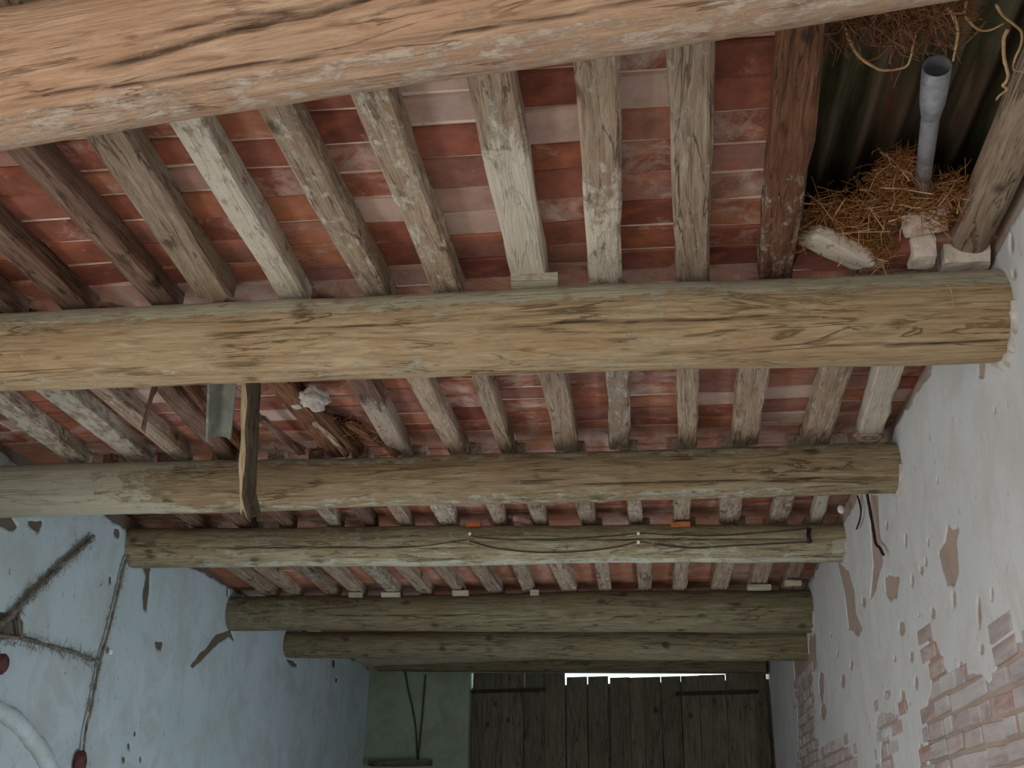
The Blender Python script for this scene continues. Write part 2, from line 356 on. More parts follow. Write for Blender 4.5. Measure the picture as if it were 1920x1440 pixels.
p = ext(*BC); log('log_beam', *p, 0.142, 0.122, 37, M['log_grey'], 'grey-brown log whitewashed at its left end, third from the viewer', 240, 72,
    cracks=[(0.62, 0.92, 56, 52, 0.011, 0.010)], knots=18, rough=0.055, group=gl,
    wash=lambda t, phi: 0.20 + min(0.75, max(0, 0.27 - t) * 5.0) + (0.25 if phi < 40 else 0) + 0.35 * dusttop(phi, 112, 16) - max(0, t - 0.8) * 0.8)
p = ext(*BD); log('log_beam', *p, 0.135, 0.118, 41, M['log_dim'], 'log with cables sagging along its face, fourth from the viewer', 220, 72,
    cracks=[(0.10, 0.55, 78, 70, 0.011, 0.012), (0.5, 0.95, 92, 90, 0.011, 0.012)], knots=10, rough=0.06, group=gl,
    wash=lambda t, phi: 0.34 - (0.35 if t < 0.14 else 0) + (0.28 if phi < 30 else 0) + (0.5 if t > 0.935 and 40 < phi < 90 else 0))
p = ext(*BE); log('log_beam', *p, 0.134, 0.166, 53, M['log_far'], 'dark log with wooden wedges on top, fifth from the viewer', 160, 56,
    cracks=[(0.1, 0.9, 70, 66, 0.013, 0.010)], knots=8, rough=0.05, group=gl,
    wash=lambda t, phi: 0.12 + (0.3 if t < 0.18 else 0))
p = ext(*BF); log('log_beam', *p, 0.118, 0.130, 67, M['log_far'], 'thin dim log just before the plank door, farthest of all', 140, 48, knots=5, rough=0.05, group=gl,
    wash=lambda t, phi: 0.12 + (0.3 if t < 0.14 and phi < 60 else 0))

# ------------------------------------------------------------------ joists
def joist_mesh(Lg, w0, w1, h, seed, rough=0.004, n=14, broken=0.0, bev=0.010):
    """squared timber along local x, underside at z=0"""
    prof = []
    def ring(w):
        b = bev; s = w / 2
        return [(-s, b), (-s + b, 0), (-s * 0.3, -0.001), (s * 0.3, -0.001), (s - b, 0), (s, b), (s, h * 0.55), (s, h - b * 0.4), (s - b * 0.4, h), (-s + b * 0.4, h), (-s, h - b * 0.4), (-s, h * 0.55)]
    V = []; m = 12
    for i in range(n + 1):
        t = i / n; x = t * Lg; w = lerp(w0, w1, t) * (1 + 0.07 * nz(x * 2.2, seed, 1))
        oy = 0.010 * nz(x * 1.3, seed * 1.9, 4)
        for k, (y, z) in enumerate(ring(w)):
            e = rough * 2.0 * nz(x * 5, seed + k * 0.55, 2)
            xx = x
            if broken and i == n: xx += broken * nz(seed, k * 0.9, 5) * 1.6
            if broken and i >= n - 2: e -= 0.006 * (i - n + 3)
            V.append((xx, y + oy + (e if abs(y) > 0.01 else 0), z + (e if z < h * 0.5 else 0)))
    Fc = []
    for i in range(n):
        for k in range(m):
            k2 = (k + 1) % m; Fc.append((i * m + k, i * m + k2, (i + 1) * m + k2, (i + 1) * m + k))
    Fc.append(tuple(range(m - 1, -1, -1))); Fc.append(tuple(n * m + k for k in range(m)))
    return V, Fc
ORD = ['first', 'second', 'third', 'fourth', 'fifth', 'sixth', 'seventh', 'eighth', 'ninth', 'tenth', 'eleventh', 'twelfth', 'thirteenth', 'fourteenth', 'fifteenth', 'sixteenth', 'seventeenth', 'eighteenth']

def joist_row(rows, bn, bf, near_ext, maxslope, labels, group):
    """rows: (nearL, nearR, ny, farL, farR, fy, wash, mat). returns centre lines (x at near, y near, x at far, y far)"""
    out = []
    for i, (aL, aR, ay, bL, bR, by, wsh, mt) in enumerate(rows):
        zn = zj(beam_y(bn, 0)); zf = zj(beam_y(bf, 0))
        A0, A1 = onz(aL, ay, zn), onz(aR, ay, zn); B0, B1 = onz(bL, by, zf), onz(bR, by, zf)
        A, B = (A0 + A1) / 2, (B0 + B1) / 2; wa = (A1 - A0).length; wb = (B1 - B0).length
        if maxslope < 1: wa = wb = (wa + wb) / 2
        wa = max(0.055, min(0.13, wa)); wb = max(0.055, min(0.13, wb))
        sl = (B.x - A.x) / (B.y - A.y); sl = max(-maxslope, min(maxslope, sl))
        if group == g1 and i < 3: sl = max(-0.03, min(0.03, sl))
        xf = B.x; yn = beam_y(bn, B.x) + near_ext; yf = beam_y(bf, xf) + 0.05
        x0 = B.x + sl * (yn - B.y); x1 = B.x + sl * (yf - B.y)
        out.append((x0, yn, x1, yf, max(wa, wb)))
        if wsh is None: continue
        P0 = Vector((x0, yn, zj(yn))); P1 = Vector((x1, yf, zj(yf)))
        up = Vector((0, 0, 1)); Lg = (P1 - P0).length
        bk = 0.05 if (group == g1 and i == 3) else 0.0
        if bk: P1 = P0 + (P1 - P0) * 0.94; Lg = (P1 - P0).length
        V, Fc = joist_mesh(Lg, wa, wb, JH, i * 7.3 + yf * 3.1, n=16, broken=bk)
        wv = []
        for v in V:
            t = v[0] / Lg; wv.append(wsh(t) if callable(wsh) else wsh)
        o = obj('joist', V, Fc, M[mt], None, frame(P0, P1), False, wv)
        tag(o, labels[i], 'joist', group)
    return out
g1 = 'joists between the nearest two logs'
AB = [
 (-60, 0, 500, -25, 50, 592, 0.1, 'joist_dark'), (-28, 30, 415, 112, 172, 585, 0.05, 'joist_dark'), (-20, 40, 268, 282, 335, 577, 0.12, 'joist_dark'),
 (130, 230, 240, 375, 430, 562, 0.22, 'joist'), (300, 365, 212, 520, 578, 565, 0.72, 'joist'), (465, 530, 190, 676, 735, 553, 0.38, 'joist'),
 (645, 725, 165, 808, 862, 543, 0.40, 'joist'), (865, 965, 125, 958, 1022, 520, lambda t: 0.15 + 0.85 * max(0, min(1, (t - 0.45) * 4)), 'joist'),
 (1078, 1160, 95, 1100, 1168, 515, lambda t: 0.50 + 0.25 * math.sin(t * 9), 'joist'), (1250, 1340, 72, 1270, 1332, 510, 0.28, 'joist'),
 (1465, 1555, 55, 1422, 1490, 507, lambda t: 0.02 + 0.35 * max(0, min(1, (t - 0.62) * 8)), 'rotten')]
labAB = ['dark joist cut off by the left edge between the two nearest logs', 'dark brown joist second from the left edge, between the two nearest logs',
 'dark-sided joist running in from the left edge under the nearest log', 'wide pinkish joist with a broken far end above the second log',
 'whitewashed joist with a dark right side, beside the broken-ended one', 'bare greyish joist just right of the whitewashed dark-sided one',
 'pale wavy-edged joist left of the one on a wedge', 'joist half coated in flaking limewash, resting on a pale wedge',
 'joist with a peeling white limewash band near the middle', 'straight bare joist between the peeling white one and the rotten one',
 'red-brown rotten joist at the left edge of the ceiling hole']
LAB = joist_row(AB, BA, BB, -0.55, 0.12, labAB, g1)
g2 = 'joists between the second and third logs'
BCr = [
 (-40, 5, 752, 118, 160, 862, 0.55, 'joist'), (45, 110, 725, 235, 283, 862, 0.6, 'joist'), (150, 190, 722, 318, 352, 857, 0.35, 'joist'),
 (275, 320, 720, 400, 440, 855, 0.05, 'joist_dark'), (490, 540, 718, 612, 650, 852, 0.02, 'rotten'),
 (640, 690, 712, 728, 768, 845, lambda t: 0.05 + 0.9 * max(0, min(1, (t - 0.45) * 5)), 'joist_dark'), (750, 800, 700, 838, 870, 842, 0.3, 'joist'), (876, 915, 695, 935, 960, 840, 0.1, 'joist'),
 (1003, 1058, 685, 1040, 1082, 835, 0.22, 'joist'), (1133, 1178, 680, 1142, 1180, 832, 0.42, 'joist'), (1270, 1312, 677, 1272, 1308, 830, 0.24, 'joist'),
 (1385, 1452, 675, 1370, 1425, 826, 0.25, 'joist'), (1545, 1610, 675, 1503, 1562, 820, 0.32, 'joist'), (1650, 1705, 672, 1612, 1655, 815, 0.95, 'joist')]
nn = len(BCr)
labBC = [ORD[nn - 1 - i] + ' joist from the right wall, between the second and third logs' for i in range(nn)]
labBC[-1] = 'white plastered joist against the right wall between second and third logs'
labBC[4] = 'rotten dark joist above the mortar lump between second and third logs'
labBC[5] = 'dark joist with a white far end, right of the rotten gap'
labBC[0] = 'pale joist at the left edge above the third log'
labBC[1] = 'pale joist second from the left edge above the third log'
LBC = joist_row(BCr, BB, BC, 0.14, 0.12, labBC, g2)
g3 = 'joists between the third and fourth logs'
CDr = [(330, 352, 962, 352, 380, 984, 0.15, 'joist_dark'), (418, 448, 962, 440, 470, 984, 0.1, 'joist_dark'), (505, 530, 961, 525, 552, 984, 0.1, 'joist_dark'),
 (598, 625, 959, 616, 640, 983, 0.45, 'joist'), (660, 686, 960, 680, 706, 984, 0.1, 'joist_dark'), (731, 755, 958, 747, 774, 983, 0.25, 'joist'), (801, 844, 954, 825, 864, 987, 0.5, 'joist'),
 (906, 934, 950, 928, 953, 989, 0.35, 'joist'), (983, 1012, 947, 1003, 1030, 989, 0.35, 'joist'), (1078, 1112, 948, 1090, 1120, 989, 0.35, 'joist'), (1175, 1202, 947, 1180, 1207, 989, 0.45, 'joist'),
 (1264, 1295, 940, 1262, 1295, 987, 0.3, 'joist'), (1353, 1394, 933, 1348, 1387, 984, 0.35, 'joist'), (1462, 1495, 930, 1442, 1478, 981, 0.4, 'joist'), (1534, 1555, 928, 1520, 1545, 970, 0.8, 'joist')]
nn = len(CDr)
LCD = joist_row(CDr, BC, BD, 0.14, 0.05, [ORD[nn - 1 - i] + ' joist from the right wall, between the third and fourth logs' for i in range(nn)], g3)
g4 = 'joists between the fourth and fifth logs'
DEr = [(440, 462, 1078, 484, 508, 1112, 0.3, 'joist'), (500, 520, 1078, 537, 557, 1113, 0.35, 'joist'), (563, 585, 1078, 610, 632, 1114, 0.35, 'joist'), (625, 650, 1073, 655, 678, 1112, 0.3, 'joist'),
 (697, 720, 1068, 722, 748, 1112, 0.5, 'joist'), (752, 780, 1070, 785, 808, 1113, 0.15, 'joist'), (830, 850, 1070, 850, 873, 1112, 0.15, 'joist'), (895, 925, 1072, 915, 942, 1112, 0.3, 'joist'),
 (970, 995, 1072, 978, 1003, 1112, 0.35, 'joist'), (1042, 1072, 1073, 1050, 1080, 1108, 0.35, 'joist'), (1120, 1143, 1073, 1122, 1147, 1108, 0.4, 'joist'), (1195, 1222, 1072, 1198, 1222, 1107, 0.3, 'joist'),
 (1262, 1290, 1070, 1262, 1288, 1103, 0.25, 'joist'), (1340, 1370, 1065, 1335, 1367, 1103, 0.3, 'joist'), (1410, 1445, 1062, 1405, 1440, 1100, 0.2, 'joist'), (1475, 1502, 1060, 1472, 1498, 1092, 0.2, 'joist')]
nn = len(DEr)
LDE = joist_row(DEr, BD, BE, 0.14, 0.05, [ORD[nn - 1 - i] + ' joist from the right wall, between the fourth and fifth logs' for i in range(nn)], g4)

# round pole by the right wall, over the hole
ZP = zj(3.5) + 0.065
pA = onz(1935, 180, ZP + 0.06); pB = onz(1806, 468, ZP + 0.05); d = (pB - pA).normalized()
POLE = (pA - d * 0.7, pB + d * 0.03)
log('joist', POLE[0], POLE[1], 0.072, 0.074, 71, M['joist'], 'round brown pole along the right wall beside the ceiling hole', 60, 28, knots=4, rough=0.06, group=g1, cat='joist', wash=lambda t, phi: 0.18)

# ------------------------------------------------------------------ ceiling: mortar bed with a hole, bricks set into it
HX0, HX1, HY0, HY1 = 0.44, XR + 0.02, 1.2, 3.58
ys = [-2.9, HY0, 1.9, HY1, 3.65, 5.45, 7.13, 8.86, 12.4]
def yend(x): return lerp(11.834, 10.955, (x - XL) / (XR - XL)) * 1.15 + 0.03
xs = [XL - 0.4, HX0, HX1, XR + 0.4]
BT, JOINT, SLAB = 0.045, 0.0060, 0.16
mb = MB()
for i in range(len(ys) - 1):
    for k in range(3):
        if k == 1 and HY0 <= ys[i] and ys[i + 1] <= HY1: continue
        y0, y1 = ys[i], ys[i + 1]; x0, x1 = xs[k], xs[k + 1]
        a, b = zbr(y0) + JOINT, zbr(y1) + JOINT
        V = [(x0, y0, a), (x1, y0, a), (x1, y1, b), (x0, y1, b), (x0, y0, a + SLAB), (x1, y0, a + SLAB), (x1, y1, b + SLAB), (x0, y1, b + SLAB)]
        if i == len(ys) - 2: V = [(p[0], yend(p[0]) if p[1] == y1 else p[1], p[2]) for p in V]
        mb.add(V, boxvf(0, 1, 0, 1, 0, 1)[1])
ceiling = mb.build('ceiling', M['mortar']); tag(ceiling, kind='structure')

def brick_mesh(seed):
    """unit brick with softened edges and slightly uneven underside"""
    r = random.Random(seed); v = []; b = 0.03; bz = 0.12
    for (sx, sy) in ((-1, -1), (1, -1), (1, 1), (-1, 1)):
        e = [r.uniform(-0.018, 0.018) for _ in range(4)]
        v += [(sx * (0.5 - b) + e[0] * 0.5, sy * (0.5 - b * 1.5) + e[1], -0.5 + r.uniform(-0.04, 0.04)), (sx * 0.5 + e[0] * 0.4, sy * 0.5 + e[1], -0.5 + bz), (sx * 0.5 + e[0] * 0.4, sy * 0.5 + e[1], 0.5)]
    f = [(0, 9, 6, 3)]
    for k in range(4):
        a, c = 3 * k, 3 * ((k + 1) % 4)
        f += [(a, c, c + 1, a + 1), (a + 1, c + 1, c + 2, a + 2)]
    f.append((2, 5, 8, 11))
    me = bpy.data.meshes.new('brick'); me.from_pydata(v, [], f); me.update(); me.materials.append(M['brick']); return me, v, f
BM = [brick_mesh(s) for s in range(7)]
def brick_field(Ls, y0, y1, parts_y, first_seed, left_x=None, right_x=None):
    """bricks spanning from joist to joist; those inside parts_y are objects of their own, the rest one mesh"""
    rnd = random.Random(first_seed); rest = MB()
    cols = [(Ls[i], Ls[i + 1]) for i in range(len(Ls) - 1)]
    def xat(q, y): return lerp(q[0], q[2], (y - q[1]) / (q[3] - q[1]))
    if left_x is not None: cols.insert(0, ((left_x, 0, left_x, 1), Ls[0]))
    if right_x is not None: cols.append((Ls[-1], (right_x, 0, right_x, 1)))
    for (A, B) in cols:
        y = y0 - rnd.uniform(0, 0.15)
        while y < y1:
            dy = rnd.uniform(0.150, 0.178); ym = y + dy / 2
            xa, xb = xat(A, ym), xat(B, ym); nseg = max(1, int(round((xb - xa) / 0.33)))
            for s in range(nseg):
                a = lerp(xa, xb, s / nseg); b = lerp(xa, xb, (s + 1) / nseg); xm = (a + b) / 2
                if HX0 - 0.02 < xm and HY0 - 0.1 < ym < HY1 - 0.02: continue
                sc = (b - a - 0.006, dy - rnd.choice((0.004, 0.008, 0.012, 0.016, 0.024)), BT)
                loc = Vector((xm, ym, zbr(ym) + BT / 2 + rnd.uniform(-0.006, 0.0005)))
                sl = math.atan2(zbr(ym + 0.05) - zbr(ym - 0.05), 0.1)
                rot = Matrix.Rotation(sl + rnd.gauss(0, 0.010), 4, 'X') @ Matrix.Rotation(rnd.gauss(0, 0.008), 4, 'Y') @ Matrix.Rotation(rnd.gauss(0, 0.022), 4, 'Z')
                mw = Matrix.Translation(loc) @ rot @ Matrix.Diagonal((*sc, 1))
                me, v, f = rnd.choice(BM)
                if parts_y[0] < ym < parts_y[1]:
                    o = bpy.data.objects.new('brick', me); COL.objects.link(o); o.parent = ceiling; o.matrix_world = mw
                else: rest.add([mw @ Vector(q) for q in v], f)
            y += dy
    return rest
R1 = brick_field(LAB, 1.15, 3.66, (1.95, 3.62), 1, left_x=XL - 0.1)
R2 = brick_field(LBC, 3.66, 5.42, (3.95, 5.35), 2, left_x=XL - 0.1, right_x=XR + 0.05)
R3 = brick_field(LCD, 5.42, 7.15, (6.2, 6.95), 3, left_x=XL - 0.1, right_x=XR + 0.05)
R4 = brick_field(LDE, 7.15, 8.9, (99, 99), 4, left_x=XL - 0.1, right_x=XR + 0.05)
rest = MB()
for R in (R1, R2, R3, R4): rest.add(R.v, R.f)
far = [(x, 8.9, x, 13.4) for x in np.arange(XL + 0.15, XR, 0.29)]
RF = brick_field(far, 8.9, 12.3, (99, 99), 5); rest.add(RF.v, RF.f)
ro = rest.build('brick_courses', M['brick'], ceiling); tag(ro, kind='stuff')

# ------------------------------------------------------------------ walls with flaking plaster
def vnoise(u, v, seed):
    r = np.random.default_rng(seed).random((64, 64)); iu = np.floor(u).astype(int); iv = np.floor(v).astype(int)
    fu = u - iu; fv = v - iv; fu = fu * fu * (3 - 2 * fu); fv = fv * fv * (3 - 2 * fv)
    g = lambda a, b: r[a % 64, b % 64]
    return (g(iu, iv) * (1 - fu) + g(iu + 1, iv) * fu) * (1 - fv) + (g(iu, iv + 1) * (1 - fu) + g(iu + 1, iv + 1) * fu) * fv
def fbm(u, v, seed, o=4):
    s = 0; a = 0.5
    for k in range(o): s = s + a * (vnoise(u * 2 ** k, v * 2 ** k, seed + k) - 0.5); a *= 0.55
    return s
def sdf_poly(u, v, poly):
    d = np.full(u.shape, 1e9); s = np.ones(u.shape); n = len(poly)
    for i in range(n):
        ax, ay = poly[i]; bx, by = poly[i - 1]
        ex, ey = bx - ax, by - ay; wx, wy = u - ax, v - ay
        t = np.clip((wx * ex + wy * ey) / (ex * ex + ey * ey + 1e-12), 0, 1)
        d = np.minimum(d, (wx - ex * t) ** 2 + (wy - ey * t) ** 2)
        c1 = v >= ay; c2 = v < by; c3 = ex * wy > ey * wx
        flip = (c1 & c2 & c3) | (~c1 & ~c2 & ~c3); s = np.where(flip, -s, s)
    return s * np.sqrt(d)
def wall_sheet(name, x, sgn, y0, y1, z0, z1, cell, polys, jag, seed, mat, parent, thick, extra=None):
    ny = int((y1 - y0) / cell) + 1; nzv = int((z1 - z0) / cell) + 1
    yy, zz = np.meshgrid(np.linspace(y0, y1, ny), np.linspace(z0, z1, nzv), indexing='ij')
    cy, cz = (y1 - y0) / (ny - 1), (z1 - z0) / (nzv - 1)
    Fd = np.full(yy.shape, 0.5)
    for P in polys: Fd = np.minimum(Fd, sdf_poly(yy, zz, P))
    Fd = Fd + jag * fbm(yy * 7, zz * 9, seed) + jag * 0.8 * fbm(yy * 2.3, zz * 3.1, seed + 50)
    if name and sgn < 0: Fd = np.minimum(Fd, 0.22 - 0.35 * np.clip((CZ + 0.95 - zz) * 0.35, 0, 0.28) + 0.55 * fbm(yy * 5, zz * 3.2, seed + 90))
    if extra is not None: Fd = np.minimum(Fd, extra(yy, zz))
    keep = (Fd[:-1, :-1] + Fd[1:, :-1] + Fd[:-1, 1:] + Fd[1:, 1:]) > 0
    gy, gz = np.gradient(Fd, cy, cz); g2 = gy * gy + gz * gz + 1e-6
    kp = np.zeros((ny + 1, nzv + 1), int); kp[1:-1, 1:-1] = keep
    cnt = kp[:-1, :-1] + kp[1:, :-1] + kp[:-1, 1:] + kp[1:, 1:]
    edge = (cnt > 0) & (cnt < 4); edge[0, :] = edge[-1, :] = False; edge[:, 0] = edge[:, -1] = False
    lim = 0.75 * cell
    Y = yy - np.where(edge, np.clip(Fd * gy / g2, -lim, lim), 0); Z = zz - np.where(edge, np.clip(Fd * gz / g2, -lim, lim), 0)
    X = x + sgn * (thick + 0.004 * fbm(yy * 2.4, zz * 2.4, seed + 20))
    idx = np.arange(ny * nzv).reshape(ny, nzv)
    a, b, c, d = idx[:-1, :-1][keep], idx[1:, :-1][keep], idx[1:, 1:][keep], idx[:-1, 1:][keep]
    q = np.stack([a, b, c, d] if sgn > 0 else [a, d, c, b], 1)
    V = np.stack([X, Y, Z], -1).reshape(-1, 3)
    used = np.unique(q); rm = -np.ones(len(V), int); rm[used] = np.arange(len(used))
    V = V[used]; q = rm[q]
    # rim: extrude open border back to the wall
    e = np.concatenate([q[:, [0, 1]], q[:, [1, 2]], q[:, [2, 3]], q[:, [3, 0]]]); key = np.sort(e, 1)
    _, inv, ct = np.unique(key, axis=0, return_inverse=True, return_counts=True); be = e[ct[inv.ravel()] == 1]
    bv = np.unique(be); mp = -np.ones(len(V), int); mp[bv] = len(V) + np.arange(len(bv))
    Vb = V[bv].copy(); Vb[:, 0] = x - sgn * 0.002
    rim = np.stack([be[:, 1], be[:, 0], mp[be[:, 0]], mp[be[:, 1]]], 1)
    me = bpy.data.meshes.new(name); me.from_pydata(np.vstack([V, Vb]).tolist(), [], np.vstack([q, rim]).tolist()); me.update()
    o = obj_me(name, me, mat, parent, None, True)
    return o
def wallpoly(pts, x): return [(q.y, q.z) for q in (onx(a, b, x) for a, b in pts)]
def streak(cx, cy, w, h, x, lean=0.0):
    return wallpoly([(cx - w * 0.3 - lean, cy - h / 2), (cx + w * 0.4 - lean, cy - h * 0.42), (cx + w / 2, cy), (cx + w * 0.3 + lean, cy + h * 0.4), (cx + lean, cy + h / 2), (cx - w * 0.4 + lean * 0.5, cy + h * 0.2), (cx - w / 2, cy - h * 0.15)], x)

YEND_R, YEND_L = 10.955 * 1.15, 11.834 * 1.15
ZTOP = zbr(5) + 0.0
# right wall
def holed(mb, x0, x1, y0, y1, z0, z1, openings):
    ys_ = sorted({y0, y1, *[o[0] for o in openings], *[o[1] for o in openings]})
    for a, b in zip(ys_[:-1], ys_[1:]):
        op = [o for o in openings if o[0] <= a and b <= o[1]]
        if not op: mb.box(x0, x1, a, b, z0, z1)
        else:
            if op[0][2] > z0: mb.box(x0, x1, a, b, z0, op[0][2])
            if op[0][3] < z1: mb.box(x0, x1, a, b, op[0][3], z1)
    return mb
WIN_R = [(6.0, 8.6, 0.45, 1.30)]; WIN_L = [(-0.5, 1.75, 0.0, 2.40), (3.4, 6.4, 0.45, 1.30)]  # low left window opening is added to hold the fill lamp
mb = holed(MB(), XR, XR + 0.4, -2.9, YEND_R + 0.6, 0, ZTOP + 0.02, WIN_R)
wall_r = mb.build('wall_right', M['core_r']); tag(wall_r, kind='structure')
big = [(1742, 1198), (1758, 1202), (1770, 1245), (1795, 1290), (1800, 1238), (1806, 1236), (1815, 1265), (1842, 1262), (1858, 1285), (1866, 1275), (1880, 1215), (1900, 1212), (1935, 1200), (1960, 1460), (1745, 1460), (1738, 1340), (1748, 1290)]
holes_r = [wallpoly(q, XR) for q in (
    [(1778, 985), (1790, 992), (1802, 988), (1797, 1010), (1799, 1070), (1792, 1098), (1778, 1096), (1768, 1065), (1762, 1038), (1774, 1018)],
    [(1572, 1055), (1592, 1070), (1604, 1110), (1606, 1150), (1620, 1178), (1612, 1195), (1592, 1178), (1584, 1110)],
    [(1632, 925), (1648, 930), (1652, 1010), (1657, 1050), (1648, 1090), (1640, 1118), (1632, 1125), (1638, 1060), (1634, 1000)],
    big, [(1648, 1340), (1672, 1335), (1687, 1338), (1684, 1362), (1668, 1358), (1652, 1370), (1644, 1358)],
    [(1488, 1228), (1520, 1226), (1525, 1300), (1530, 1380), (1545, 1460), (1500, 1460), (1496, 1330)],
    [(1542, 1412), (1575, 1396), (1605, 1420), (1612, 1460), (1535, 1460)],
    [(1655, 1385), (1668, 1380), (1680, 1440), (1665, 1462), (1652, 1440)],
    [(1700, 660), (1760, 660), (1735, 690), (1748, 700), (1712, 735), (1690, 760), (1668, 800), (1660, 830), (1640, 800)],
    [(1868, 520), (1890, 540), (1880, 560), (1898, 575), (1884, 620), (1896, 625), (1880, 660), (1862, 690), (1850, 640)],
    [(1838, 672), (1852, 672), (1848, 715), (1836, 706)], [(1660, 1085), (1690, 1080), (1684, 1120), (1672, 1130), (1662, 1110)],
    [(1520, 1180), (1530, 1190), (1533, 1250), (1522, 1260), (1516, 1210)])]
for (cx, cy, w, h) in ((1598, 1247, 7, 28), (1582, 1278, 9, 30), (1700, 1012, 5, 26), (1743, 1016, 6, 18), (1738, 1052, 5, 20), (1730, 1070, 8, 16), (1713, 1090, 7, 28), (1693, 1178, 14, 30), (1711, 1232, 10, 24),
                       (1752, 1150, 9, 20), (1726, 1152, 6, 12), (1791, 1122, 6, 22), (1838, 1148, 8, 60), (1862, 1115, 6, 28), (1843, 1218, 12, 26), (1720, 1280, 8, 26), (1665, 1302, 12, 22), (1695, 1305, 10, 24), (1622, 1128, 8, 18),
                       (1680, 1235, 6, 14), (1560, 1190, 5, 14), (1572, 1225, 5, 18), (1541, 1290, 10, 60), (1545, 1335, 12, 30), (1615, 945, 6, 40), (1665, 985, 5, 18), (1900, 455, 7, 40), (1905, 515, 8, 18), (1760, 900, 4, 10), (1868, 770, 4, 14)):
    holes_r.append(streak(cx, cy, w, h, XR))
def topgap(y, z): return (ZTOP - 0.055 - z) + 0.09 * fbm(y * 4, z * 4, 77)
wall_sheet('plaster_coat', XR, -1, 1.2, YEND_R, CZ - 0.15, ZTOP + 0.01, 0.0125, holes_r, 0.035, 5, M['plaster_r'], wall_r, 0.006, topgap)
mb = MB(); mb.box(XR - 0.006, XR + 0.001, -2.55, 1.2, 0, ZTOP); holed(mb, XR - 0.006, XR + 0.001, 1.2, YEND_R, 0, CZ - 0.15, WIN_R)
mb.build('plaster_coat', M['plaster_r'], wall_r)
# mortar collars round the log ends
def collar(ax, r, seed, z0=-170, z1=60, w=0.03):
    V = []; Fc = []; n = 56
    for i in range(n + 1):
        a = math.radians(lerp(z0, z1, i / n)); k = nz(i * 0.35, seed, 2); k2 = nz(i * 0.9, seed, 8)
        for (rr, dx) in ((r - 0.012, 0.0), (r - 0.006, -0.022 - 0.012 * k2), (r + 0.012 + 0.012 * k, -0.020 - 0.012 * k), (r + w + 0.030 * k, -0.003), (r + w + 0.030 * k, 0.01)):
            V.append((XR + dx, ax.y + rr * math.cos(a), ax.z + rr * math.sin(a)))
    for i in range(n):
        for k in range(4): q = i * 5 + k; Fc.append((q, q + 1, q + 6, q + 5))
    obj('mortar_collar', V, Fc, M['mortar_lump'], wall_r, None, True)
collar(BB[1], 0.160, 1); collar(BC[1], 0.124, 2); collar(BD[1], 0.120, 3); collar(BE[1], 0.160, 4)
# bared bricks in the right wall
bricks_in = [wallpoly(big, XR)] + [holes_r[k] for k in (4, 5, 6, 7)]
bwm = []
for s in range(5):
    r = random.Random(s + 40); v, f = boxvf(-.5, .5, -.5, .5, -.5, .5)
    b = []
    for (x, y, z) in v: b.append((x, y + r.uniform(-.03, .03), z + r.uniform(-.08, .08)))
    bm = bmesh.new(); vs = [bm.verts.new(q) for q in b]; [bm.faces.new([vs[i] for i in q]) for q in f]
    bmesh.ops.bevel(bm, geom=bm.edges[:], offset=0.05, segments=1, affect='EDGES')
    me = bpy.data.meshes.new('brick'); bm.to_mesh(me); bm.free(); me.materials.append(M['brick_wall']); bwm.append(me)
rnd = random.Random(3); row = 0; z = CZ - 0.14
while z < CZ + 1.3:
    h = 0.066; y = 3.0 + (0.14 if row % 2 else 0)
    while y < YEND_R:
        ln = 0.27 if rnd.random() < 0.7 else 0.13
        u = np.array([[y + ln / 2]]); vv = np.array([[z + h / 2]])
        dmin = min(float(sdf_poly(u, vv, P)[0, 0]) for P in bricks_in)
        if dmin < 0.075:
            o = bpy.data.objects.new('brick', rnd.choice(bwm)); COL.objects.link(o); o.parent = wall_r
            pr = rnd.uniform(0.004, 0.013)
            o.matrix_world = Matrix.Translation((XR - pr + 0.05, y + ln / 2, z + h / 2)) @ Matrix.Rotation(rnd.gauss(0, 0.012), 4, 'X') @ Matrix.Rotation(rnd.gauss(0, 0.02), 4, 'Z') @ Matrix.Diagonal((0.10, ln, h, 1))
        y += ln + 0.014
    z += h + 0.016; row += 1

# left wall
mb = holed(MB(), XL - 0.4, XL, -2.9, YEND_L + 0.6, 0, ZTOP + 0.02, WIN_L)
wall_l = mb.build('wall_left', M['core_l']); tag(wall_l, kind='structure')
holes_l = [wallpoly(q, XL) for q in (
    [(275, 1062), (281, 1075), (279, 1110), (274, 1145), (267, 1142), (266, 1110), (272, 1085)],
    [(0, 960), (20, 968), (32, 990), (20, 995), (-10, 985), (-20, 960)], [(42, 976), (82, 975), (72, 1003), (58, 994)],
    [(405, 1190), (432, 1182), (440, 1205), (428, 1192), (408, 1206), (392, 1222), (362, 1252), (356, 1248), (375, 1225)],
    [(286, 1200), (304, 1206), (300, 1220), (292, 1216)],
    [(232, 975), (268, 975), (264, 1045), (240, 1035)], [(262, 1045), (285, 1068), (272, 1080)],
    [(-20, 1150), (30, 1148), (45, 1165), (42, 1195), (-20, 1200)],
    [(425, 1085), (428, 1092), (427, 1120), (423, 1112)], [(535, 1235), (550, 1240), (560, 1252), (545, 1248)])]
for (cx, cy, w, h) in ((205, 1088, 6, 12), (218, 1000, 12, 16), (188, 1100, 4, 14), (625, 1245, 8, 16), (630, 1275, 6, 8), (310, 1376, 8, 6), (252, 1375, 10, 9), (240, 1400, 8, 14), (265, 1378, 14, 8), (230, 1425, 10, 20), (262, 1425, 7, 14), (300, 1310, 12, 5)):
    holes_l.append(streak(cx, cy, w, h, XL))
wall_sheet('plaster_coat', XL, 1, 3.2, YEND_L, CZ - 0.2, ZTOP + 0.01, 0.018, holes_l, 0.03, 9, M['plaster_l'], wall_l, 0.006, topgap)
